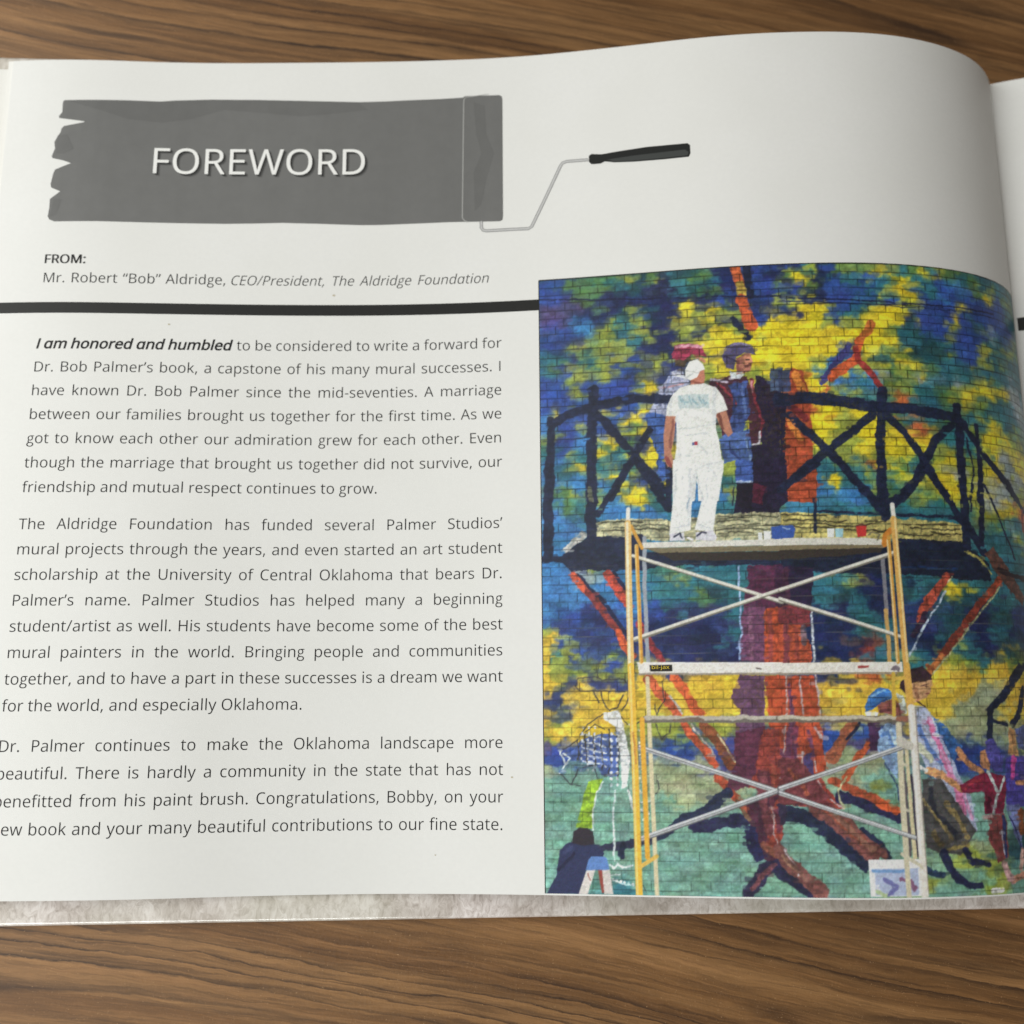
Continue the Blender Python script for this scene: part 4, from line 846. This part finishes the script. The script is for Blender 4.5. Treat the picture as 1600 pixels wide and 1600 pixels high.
# ------------------------------------------------------------------ object helpers
def link(name,me,m,parent=None,smooth=False):
    o=bpy.data.objects.new(name,me); S.collection.objects.link(o)
    if m is not None: me.materials.append(m)
    if parent: o.parent=parent
    if smooth:
        me.polygons.foreach_set('use_smooth',[True]*len(me.polygons))
    return o
def mesh(name,verts,faces,m,parent=None,smooth=False):
    me=bpy.data.meshes.new(name); me.from_pydata([tuple(v) for v in verts],[],[tuple(f) for f in faces]); me.update()
    return link(name,me,m,parent,smooth)
def tag(o,label=None,cat=None,kind=None,group=None):
    if label: o['label']=label
    if cat: o['category']=cat
    if kind: o['kind']=kind
    if group: o['group']=group
    return o
def sheet(name,fn,us,vs,thick,m,parent):
    """a thin closed sheet: fn(u,v,lift)->xyz, top at lift 0, underside at -thick"""
    nu,nv=len(us),len(vs); U,V=np.meshgrid(us,vs); top=fn(U.ravel(),V.ravel(),0.); bot=fn(U.ravel(),V.ravel(),-thick)
    vts=np.concatenate([top,bot]); N=nu*nv; F=[]
    for j in range(nv-1):
        for i in range(nu-1):
            a=j*nu+i; F.append((a,a+1,a+nu+1,a+nu)); F.append((N+a,N+a+nu,N+a+nu+1,N+a+1))
    ring=[i for i in range(nu)]+[j*nu+nu-1 for j in range(1,nv)]+[(nv-1)*nu+i for i in range(nu-2,-1,-1)]+[j*nu for j in range(nv-2,0,-1)]
    for a,b in zip(ring,ring[1:]+ring[:1]): F.append((a,N+a,N+b,b))
    o=mesh(name,vts,F,m,parent)
    me=o.data; k=np.zeros(len(me.polygons),bool); k[:2*(nu-1)*(nv-1)]=True; me.polygons.foreach_set('use_smooth',k)
    try: me.set_sharp_from_angle(angle=math.radians(40))
    except Exception: pass
    return o
def rounded_box(name,x0,x1,y0,y1,z0,z1,bev,m,parent,seg=4):
    bm=bmesh.new(); r=bmesh.ops.create_cube(bm,size=1)
    for v in bm.verts: v.co=Vector(((x0+x1)/2+v.co.x*(x1-x0),(y0+y1)/2+v.co.y*(y1-y0),(z0+z1)/2+v.co.z*(z1-z0)))*MM
    bmesh.ops.bevel(bm,geom=bm.edges[:],offset=bev*MM,segments=seg,profile=.5,affect='EDGES')
    me=bpy.data.meshes.new(name); bm.to_mesh(me); bm.free(); o=link(name,me,m,parent,True)
    try: me.set_sharp_from_angle(angle=math.radians(50))
    except Exception: pass
    return o
LIFT=.04
def print_polys(name,polys,m,parent,lift=LIFT,fn=page_xyz,step=4.):
    """flat printed shapes given in page millimetres, cut along u so they follow the paper"""
    from mathutils.geometry import tessellate_polygon
    bm=bmesh.new()
    for P in polys:
        pts=[Vector((a,b,0)) for a,b in P]; vs=[bm.verts.new(p) for p in pts]
        for tri in tessellate_polygon([pts]):
            try: bm.faces.new([vs[i] for i in tri])
            except ValueError: pass
    us=[v.co.x for v in bm.verts]; a=math.floor(min(us)/step)*step+step
    while a<max(us):
        bmesh.ops.bisect_plane(bm,geom=bm.verts[:]+bm.edges[:]+bm.faces[:],plane_co=(a,0,0),plane_no=(1,0,0)); a+=step
    co=np.array([v.co[:2] for v in bm.verts]); q=fn(co[:,0],co[:,1],lift)
    for v,c in zip(bm.verts,q): v.co=c
    bmesh.ops.recalc_face_normals(bm,faces=bm.faces[:])
    for f in bm.faces:
        if f.normal.z<0: f.normal_flip()
    me=bpy.data.meshes.new(name); bm.to_mesh(me); bm.free(); return link(name,me,m,parent)
def ribbon(pts,w):
    pts=np.array(pts,float); t=np.gradient(pts,axis=0); t/=np.linalg.norm(t,axis=1)[:,None]; n=np.stack([-t[:,1],t[:,0]],1)*w/2
    out=[]
    for i in range(len(pts)-1): out.append([tuple(pts[i]+n[i]),tuple(pts[i+1]+n[i+1]),tuple(pts[i+1]-n[i+1]),tuple(pts[i]-n[i])])
    return out

# ------------------------------------------------------------------ lettering (outlines kept in this file)
STYLES={'light':(-.0052,0,1.),'regular':(.0,0,1.),'semibold':(0,0,1.04),'italic':(-.0075,.21,.925),'bolditalic':(.019,.21,1.05)}
GLYPH_PIECES={'g':(2,1,2,1)}
_GC={}
def glyph(ch,style):
    k=(ch,style)
    if k in _GC: return _GC[k]
    off,shear,ws=STYLES[style]; src=ch; chop=False
    if shear and ch=='a': src='d'; chop=True
    adv,data=GLYPHS[src]
    if not data: _GC[k]=(adv*ws/1000.,np.zeros((0,2)),[]); return _GC[k]
    V=np.zeros((0,2)); F=[]; k0=0
    for cnt in GLYPH_PIECES.get(src,(len(data),)):
        cu=bpy.data.curves.new('g','CURVE'); cu.dimensions='2D'; cu.fill_mode='BOTH'
        for lp in data[k0:k0+cnt]:
            P=[(float(x),float(y)) for x,y in zip(lp[::2],lp[1::2])]
            if chop: P=[(x,min(y,432.)) for x,y in P]
            Q=[P[0]]
            for p in P[1:]:
                if abs(p[0]-Q[-1][0])+abs(p[1]-Q[-1][1])>.5: Q.append(p)
            sp=cu.splines.new('POLY'); sp.points.add(len(Q)-1); sp.use_cyclic_u=True
            for a,(x,y) in zip(sp.points,Q): a.co=(x/1000,y/1000,0,1)
        k0+=cnt; cu.offset=off
        o=bpy.data.objects.new('g',cu); S.collection.objects.link(o); dg=bpy.context.evaluated_depsgraph_get(); dg.update()
        e=o.evaluated_get(dg); me=e.to_mesh()
        F+=[tuple(i+len(V) for i in p.vertices) for p in me.polygons]; V=np.concatenate([V,np.array([v.co[:2] for v in me.vertices]).reshape(-1,2)]); e.to_mesh_clear()
        bpy.data.objects.remove(o); bpy.data.curves.remove(cu)
    if len(V): V[:,0]=V[:,0]*ws+V[:,1]*shear
    _GC[k]=(adv*ws/1000.,V,F); return _GC[k]
def width(s,size,style,xs=1.): return sum(glyph(c,style)[0] for c in s)*size*xs
def layout(s,u0,v0,size,style,u1=None,xs=1.,track=0.):
    """-> list of (V,F) in page mm; with u1 the word spaces are stretched to fill the line"""
    w=width(s,size,style,xs)+track*len(s); gap=0
    if u1 is not None and ' ' in s: gap=(u1-u0-w)/s.count(' ')
    x=u0; out=[]
    for c in s:
        a,V,F=glyph(c,style)
        if len(F): out.append((V*np.array([size*xs,size])+np.array([x,v0]),F))
        x+=a*size*xs+track+(gap if c==' ' else 0)
    return out
def print_text(name,items,m,parent,lift=LIFT,fn=page_xyz):
    V=[];F=[];n=0
    for v,f in items:
        V.append(v); F+=[tuple(i+n for i in q) for q in f]; n+=len(v)
    V=np.concatenate(V); return mesh(name,fn(V[:,0],V[:,1],lift),F,m,parent)

# ------------------------------------------------------------------ setting: the wooden table top
bm=bmesh.new(); bmesh.ops.create_cube(bm,size=1)
for v in bm.verts: v.co=Vector((.2+v.co.x*1.5,.1+v.co.y*1.0,-.0052-.0125+v.co.z*.025))
bmesh.ops.bevel(bm,geom=bm.edges[:],offset=.002,segments=3,affect='EDGES')
me=bpy.data.meshes.new('table_top'); bm.to_mesh(me); bm.free()
tag(link('table_top',me,WOOD),'brown walnut wood-grain table top under the open book','table top','structure')

# ------------------------------------------------------------------ the book
book=bpy.data.objects.new('open_book',None); S.collection.objects.link(book); book.empty_display_size=.02
tag(book,'open hardback book with grey heading banner and colour mural photograph on wooden table','book')
cov=rounded_box('cover',-10,264,-5.92,218.75,-5.1,-2.0,1.1,WRAP,book)
rounded_box('cover',284,552,-5.92,218.75,-5.1,-2.0,1.1,WRAP,book)
rounded_box('spine',262.5,285.5,-5.8,218.6,-5.0,-4.0,.3,WRAP,book)
def flat(z,zx=0):
    return lambda u,v,l: np.stack([np.asarray(u,float),np.asarray(v,float),np.full(len(u),z+l)],1)*MM
sheet('endpaper',flat(-1.88),np.linspace(-6.5,262,3),np.array([2.5,214.6]),.1,PAPER2,book)
ug=np.concatenate([np.linspace(0,180,61),np.linspace(180,279,67)[1:]]); vg=np.linspace(.25,216,37)
page=sheet('page',page_xyz,ug,vg,.11,PAPER,book); page['label']='top left-hand page with banner, text and photograph'
def under(du,dv,dz):
    def fn(u,v,l):
        q=page_xyz(np.asarray(u)+0.,np.asarray(v)+0.,-dz+l); q[:,0]+=np.asarray(du)*MM; q[:,1]+=dv*MM; return q
    return fn
ub=np.linspace(0,277,70)
sheet('page',under(-1.35,.05,.3),ub,np.linspace(.3,216,19),.11,PAPER2,book)
sheet('page',under(-.35,-.1,.5),ub,np.linspace(.3,216,19),.11,PAPER2,book)
# facing page: rises out of the gutter on the thick right-hand block
GX={}
def right_xyz(u,v,lift=0.):
    u=np.atleast_1d(np.asarray(u,float)); v=np.broadcast_to(np.asarray(v,float),u.shape)
    e=page_xyz(np.full(len(u),279.),v,0.)/MM
    zg=e[:,2]-.25; x=e[:,0]+.12+u
    z=zg*np.exp(-u/60)+13.5*(1-np.exp(-u*.47/13.5))-6*(np.clip(u-90,0,None)/185)**2
    s=.47*np.exp(-u*.47/13.5); c=1/np.sqrt(1+s*s)
    return np.stack([x-s*c*lift,v,z+c*lift],1)*MM
ur=np.concatenate([np.linspace(0,30,31),np.linspace(30,272,50)[1:]])
rp=sheet('page',right_xyz,ur,vg,.11,PAPER,book); rp['label']='facing right-hand page, mostly out of view'
def block(u,v,l):
    q=right_xyz(u,v,-.2); 
    if l<0: q[:,2]=np.minimum(-1.95*MM,q[:,2]-.05*MM)
    return q
sheet('page_block',block,ur[3:],vg,1.,PAPER2,book)
# heading banner and paint roller drawn on the page
print_polys('heading_banner',[BANNER],BAN,page)
ban2=print_polys('banner_shading',BANNER_PATCHES,BAND,page,.06)
print_polys('roller_outline',ribbon(ROLLER_OUTLINE,.28)+ribbon([(ROLLER_OUTLINE[-1][0],ROLLER_OUTLINE[-1][1]),(ROLLER_OUTLINE[-1][0]+4,ROLLER_OUTLINE[-1][1]+.4)],.12),LINE_INK,page,.08)
print_polys('roller_wire',ribbon(ROLLER_WIRE,.85),WIRE_A,page,.04)
print_polys('roller_wire',ribbon(ROLLER_WIRE,.38),WIRE_B,page,.06)
print_polys('roller_handle',[ROLLER_HANDLE],GRIP,page,.07)
print_polys('roller_handle',[ROLLER_HANDLE_SHINE],GRIP2,page,.09)
# lettering
SHARP=[]
def para(name,lines,v0,size=4.72):
    it=[]
    for i,s in enumerate(lines):
        v=LINES[v0+i]; last=i==len(lines)-1 and not s.startswith('new book')
        if s.startswith('I am honored'):
            it+=layout('I am honored and humbled',13.3,v,4.55,'bolditalic',62.6); it+=layout(s[25:],63.85,v,size,'light',132.15)
        else: it+=layout(s,13.24,v,size,'light',None if last else 132.15)
    return print_text(name,it,INK,page)
LINES=[133.41,127.15,120.89,114.62,108.36,102.10,95.83,86.52,80.26,73.99,67.73,61.47,55.20,48.94,42.68,33.36,27.10,20.83,14.57]
para('paragraph',['I am honored and humbled to be considered to write a forward for','Dr. Bob Palmer’s book, a capstone of his many mural successes. I','have known Dr. Bob Palmer since the mid-seventies. A marriage','between our families brought us together for the first time. As we','got to know each other our admiration grew for each other. Even','though the marriage that brought us together did not survive, our','friendship and mutual respect continues to grow.'],0)
para('paragraph',['The Aldridge Foundation has funded several Palmer Studios’','mural projects through the years, and even started an art student','scholarship at the University of Central Oklahoma that bears Dr.','Palmer’s name. Palmer Studios has helped many a beginning','student/artist as well. His students have become some of the best','mural painters in the world. Bringing people and communities','together, and to have a part in these successes is a dream we want','for the world, and especially Oklahoma.'],7)
para('paragraph',['Dr. Palmer continues to make the Oklahoma landscape more','beautiful. There is hardly a community in the state that has not','benefitted from his paint brush. Congratulations, Bobby, on your','new book and your many beautiful contributions to our fine state.'],15)
for k,dx in enumerate((-.07,0,.07)): print_text('byline',layout('FROM:',13.45+dx,156.7,4.22,'semibold'),INK,page,.04+.012*k)
print_text('byline',layout('Mr. Robert “Bob” Aldridge,',13.5,151.36,4.70,'light',60.5)+layout('CEO/President, The Aldridge Foundation',61.3,151.26,4.70,'italic',128.85),INK,page)
hw=layout('FOREWORD',38.7,182.75,12.83,'regular',None,1.012)
for k,(dx,dy) in enumerate(((.2,-.22),(.38,-.36),(.55,-.5),(.72,-.62),(.88,-.74))):
    print_text('heading_drop_shadow',[(v+np.array([dx,dy]),f) for v,f in hw],SHADOW,page,.07+.01*k)
print_text('heading_lettering',hw,WHITE_INK,page,.13)
print_polys('black_rule',[[(-.0,145.95),(141.75,145.95),(141.75,143.0),(-.0,143.0)]],INKL,page)
print_polys('black_rule',[[(.8,145.6),(262,145.6),(262,141.9),(.8,141.9)]],INKL,rp,fn=right_xyz)
def speck(x,y,r): return [(x+r*math.cos(a)*1.5,y+r*math.sin(a)) for a in (0,1,2,3,4,5)]
for a in (speck(88.4,148.6,.28),speck(46.5,140.2,.22),speck(134.2,26.6,.2),speck(116,8.9,.15)): print_polys('paper_speck',[a],SPECK,page,.05)

# ------------------------------------------------------------------ the printed colour photograph (ink colours computed here, stored per grid point)
CP=.19; PU,PV=141.84,151.11; PW=int((278.7-PU)/CP)+1; PH=int((PV-1.01)/CP)+1
rng=np.random.RandomState(7)
def up(g,h,w):
    gh,gw=g.shape; y=np.linspace(0,gh-1.001,h); x=np.linspace(0,gw-1.001,w); j=y.astype(int); i=x.astype(int); a=(y-j)[:,None]; b=(x-i)[None]
    a=a*a*(3-2*a); b=b*b*(3-2*b)
    return (g[j][:,i]*(1-b)+g[j][:,i+1]*b)*(1-a)+(g[j+1][:,i]*(1-b)+g[j+1][:,i+1]*b)*a
def noise(sx,sy=None,h=None,w=None):
    h=h or PH; w=w or PW; sy=sy or sx
    return up(rng.rand(int(h/sy)+3,int(w/sx)+3),h,w)*2-1
YY,XX=np.mgrid[0:PH,0:PW].astype(float)
WX=.55*noise(16)+.3*noise(7)+.25*noise(3); WY=.55*noise(16)+.3*noise(7)+.25*noise(3)
# brick courses
BH,BW=2.13/CP,4.45/CP
tilt=YY+1.2*noise(180)+.5*noise(40)
row=np.floor(tilt/BH); fy=tilt/BH-row
rj=rng.rand(200); bx=XX/BW+(row.astype(int)%2)*.5+.12*rj[row.astype(int)%200]; colm=np.floor(bx); fx=bx-colm
bj=rng.rand(200,80)[row.astype(int)%200,colm.astype(int)%80]
CXb=(colm+.5-(row.astype(int)%2)*.5-.12*rj[row.astype(int)%200])*BW; CYb=(row+.5)*BH
# patches of paint: nearest dab, half snapped to the bricks
PX=[];PC=[]
PWT=[]
for k,v in DABS.items():
    for a,b in zip(v[::2],v[1::2]):
        PX.append((a,b)); PC.append(PALETTE[k]); side=b<300 and (a<175 or a>470)
        PWT.append((2.7 if k in 'YyV' else 1.5 if k in 'GWm' else 1.) if side else 1.25 if k in 'Yy' and b<560 and not (190<a<420 and b<140) else 1.)
PX=np.array(PX,float); PC=np.array(PC,float); PWT=np.array(PWT)
def blur(a,n=1):
    for _ in range(n):
        a=(np.roll(a,1,0)+2*a+np.roll(a,-1,0))/4; a=(np.roll(a,1,1)+2*a+np.roll(a,-1,1))/4
    return a
img=np.empty((PH,PW,3)); q=.22+.22*noise(60)
sx=XX*(1-q)+CXb*q+13*WX; sy=YY*(1-q)+CYb*q+8*WY
for r0 in range(0,PH,20):
    a=sx[r0:r0+20].ravel(); b=sy[r0:r0+20].ravel()
    near=np.abs(PX[:,1]-(r0+10))<75; P=PX[near]; C=PC[near]; K=PWT[near]
    D=(a[:,None]-P[None,:,0])**2+1.5*(b[:,None]-P[None,:,1])**2; D*=K[None]
    j=np.argpartition(D,2,axis=1)[:,:3]; dj=np.take_along_axis(D,j,1); w=1/(dj+14)**2.6; w/=w.sum(1,keepdims=True)
    img[r0:r0+20]=(C[j]*w[...,None]).sum(1).reshape(-1,PW,3)
def dabs(n,jit,lx,ly,amp,a0):
    # short brush touches that pick their colour up from close by
    cx=rng.rand(n)*PW; cy=rng.rand(n)*PH; src=img.copy()
    for k in range(n):
        hx=lx*(.5+rng.rand()); hy=ly*(.5+rng.rand()); x0=int(max(0,cx[k]-hx-1)); x1=int(min(PW,cx[k]+hx+2)); y0=int(max(0,cy[k]-hy-1)); y1=int(min(PH,cy[k]+hy+2))
        if x1<=x0 or y1<=y0: continue
        jx=int(np.clip(cx[k]+jit*rng.randn(),0,PW-1)); jy=int(np.clip(cy[k]+.7*jit*rng.randn(),0,PH-1))
        X=(XX[y0:y1,x0:x1]-cx[k])/hx+.45*WX[y0:y1,x0:x1]; Y=(YY[y0:y1,x0:x1]-cy[k])/hy+.45*WY[y0:y1,x0:x1]
        al=(np.clip((1-(np.abs(X)**2.6+np.abs(Y)**2.6))*2.2,0,1)*a0)[...,None]
        img[y0:y1,x0:x1]=img[y0:y1,x0:x1]*(1-al)+src[jy,jx]*(1+amp*rng.randn())*al
dabs(2600,12,10,5,.08,.7); dabs(5600,7,5,3,.12,.65)
soft=blur(img,16); side=np.clip(np.maximum((XX-400)/150,(150-XX)/150),0,1)*np.clip((430-YY)/100,0,1); side=(.42*side+.12)[...,None]
img=img*(1-side)+soft*side
fine=noise(2.2); mid=noise(6,4); broad=noise(26,18)
img=blur(img,1)
img*=(1+.16*(bj-.5)+.08*broad+.08*mid+.07*fine)[...,None]
img+=np.stack([noise(20,10)*6,noise(20,10)*6,noise(20,10)*8],2)
def bbox(P,pad):
    return max(0,int(P[:,0].min()-pad)),min(PW,int(P[:,0].max()+pad)+1),max(0,int(P[:,1].min()-pad)),min(PH,int(P[:,1].max()+pad)+1)
def paint(shapes,texture):
    for w,r,c,p in shapes:
        P=np.array(p,float).reshape(-1,2); x0,x1,y0,y1=bbox(P,w/2+r*2+3)
        if x1<=x0 or y1<=y0: continue
        sl=(slice(y0,y1),slice(x0,x1)); k=min(r,5)*.6+max(0,r-5)*.25
        X=XX[sl]+k*WX[sl]+.5; Y=YY[sl]+k*WY[sl]+.5
        if w:
            d=np.full(X.shape,1e9)
            for (ax,ay),(bx_,by_) in zip(P[:-1],P[1:]):
                vx,vy=bx_-ax,by_-ay; L=vx*vx+vy*vy+1e-9; t=np.clip(((X-ax)*vx+(Y-ay)*vy)/L,0,1); d=np.minimum(d,np.hypot(X-ax-t*vx,Y-ay-t*vy))
            al=np.clip(w/2-d+.5,0,1)
        else:
            al=np.zeros(X.shape)
            for ox,oy in ((-.25,-.25),(.25,-.25),(-.25,.25),(.25,.25)):
                ins=np.zeros(X.shape,bool)
                for (ax,ay),(bx_,by_) in zip(P,np.roll(P,-1,0)):
                    if ay==by_: continue
                    cr=((ay>Y+oy)!=(by_>Y+oy))&(X+ox<(bx_-ax)*(Y+oy-ay)/(by_-ay)+ax); ins^=cr
                al+=ins*.25
        if texture: f=1+.16*(bj[sl]-.5)+.20*mid[sl]+.12*fine[sl]+.10*broad[sl]; al=al*(.9+.1*np.clip(1+fine[sl]*3,0,1))
        else: f=1+.035*fine[sl]+.03*mid[sl]
        img[sl]=img[sl]*(1-al[...,None])+np.array(c,float)*f[...,None]*al[...,None]
paint(WALL_SHAPES,True)
dabs(4200,2.6,4,2.2,.13,.55)
# mortar joints
img=np.clip(img,6,250)
lum=img@np.array([.3,.59,.11])
jh=np.clip(1.08-np.minimum(fy,1-fy)*BH*1.25,0,1); jv=np.clip(1.0-np.minimum(fx,1-fx)*BW*1.2,0,1)*(rng.rand(200,80)[row.astype(int)%200,colm.astype(int)%80]>.09)
j=np.clip(np.maximum(jh*(.62+.45*noise(22,9)),jv*(.6+.5*noise(12,12))),0,1)
darkm=np.clip((lum-38)/50,0,1)
img*=(1-(np.clip(j*(1+.5*np.clip((330-YY)/120,0,1)),0,1)*.70*(1-.3*np.clip((YY-560)/60,0,1))*(.25+.75*darkm)))[...,None]
zone=np.clip(1-np.abs(YY-470)/130,0,1)*np.clip((95-lum)/50,0,1)
gl=np.clip(jh*zone*(.35+.9*noise(30,8)),0,1)[...,None]; img=img*(1-gl*.55)+np.array((150,146,120.))*gl*.55
paint(FRONT_SHAPES,False)
img=(.62*img+.38*blur(img,1))*.965+5
gr=(img@np.array([.3,.59,.11]))[...,None]; img=gr+(img-gr)*.93
img=img*(1+.03*fine+.025*rng.randn(PH,PW))[...,None]+rng.randn(PH,PW,3)*2.5
img=np.clip(img*PRINT_GAIN,4,246)
# sheet carrying the print
uu=PU+np.arange(PW)*CP; vv=PV-np.arange(PH)*(PV-.62)/(PH-1)
U,V=np.meshgrid(uu,vv); pts=page_xyz(U.ravel(),V.ravel(),.05)
me=bpy.data.meshes.new('mural_photograph'); nf=(PW-1)*(PH-1)
me.vertices.add(PW*PH); me.vertices.foreach_set('co',pts.astype(np.float32).ravel())
ii=(np.arange(PH-1)[:,None]*PW+np.arange(PW-1)[None]).ravel()
me.loops.add(nf*4); me.loops.foreach_set('vertex_index',np.stack([ii+PW,ii+PW+1,ii+1,ii],1).astype(np.int32).ravel())
me.polygons.add(nf); me.polygons.foreach_set('loop_start',np.arange(0,nf*4,4,dtype=np.int32)); me.polygons.foreach_set('use_smooth',np.ones(nf,bool))
me.update(calc_edges=True)
ca=me.color_attributes.new('print_colour','FLOAT_COLOR','POINT'); c4=np.ones((PW*PH,4),np.float32); c4[:,:3]=np.clip(lin(img)*1.12,0,.86).reshape(-1,3); ca.data.foreach_set('color',c4.ravel())
PM=mat('printed_photograph',None,.45,.35); t=NT(PM); at=t.n('ShaderNodeAttribute',attribute_name='print_colour'); t.l(at.outputs['Color'],PM.node_tree.nodes['Principled BSDF'].inputs['Base Color'])
co=t.n('ShaderNodeTexCoord').outputs['Object']; t.bump(t.noise(co,1400,2,.5),.06,.00005)
photo=link('mural_photograph',me,PM,page)
photo['label']='printed colour photograph of a painter in white on a scaffold before a brick mural'
print_polys('photograph_edge',ribbon([(PU,.62),(PU,PV)],.2)+ribbon([(PU,PV),(220,PV),(278.6,PV)],.2),INKL,page,.07)
print_text('scaffold_lettering',layout('bil-jax',167.62,51.40,1.42,'semibold',None,1.28),YEL,page,.08)
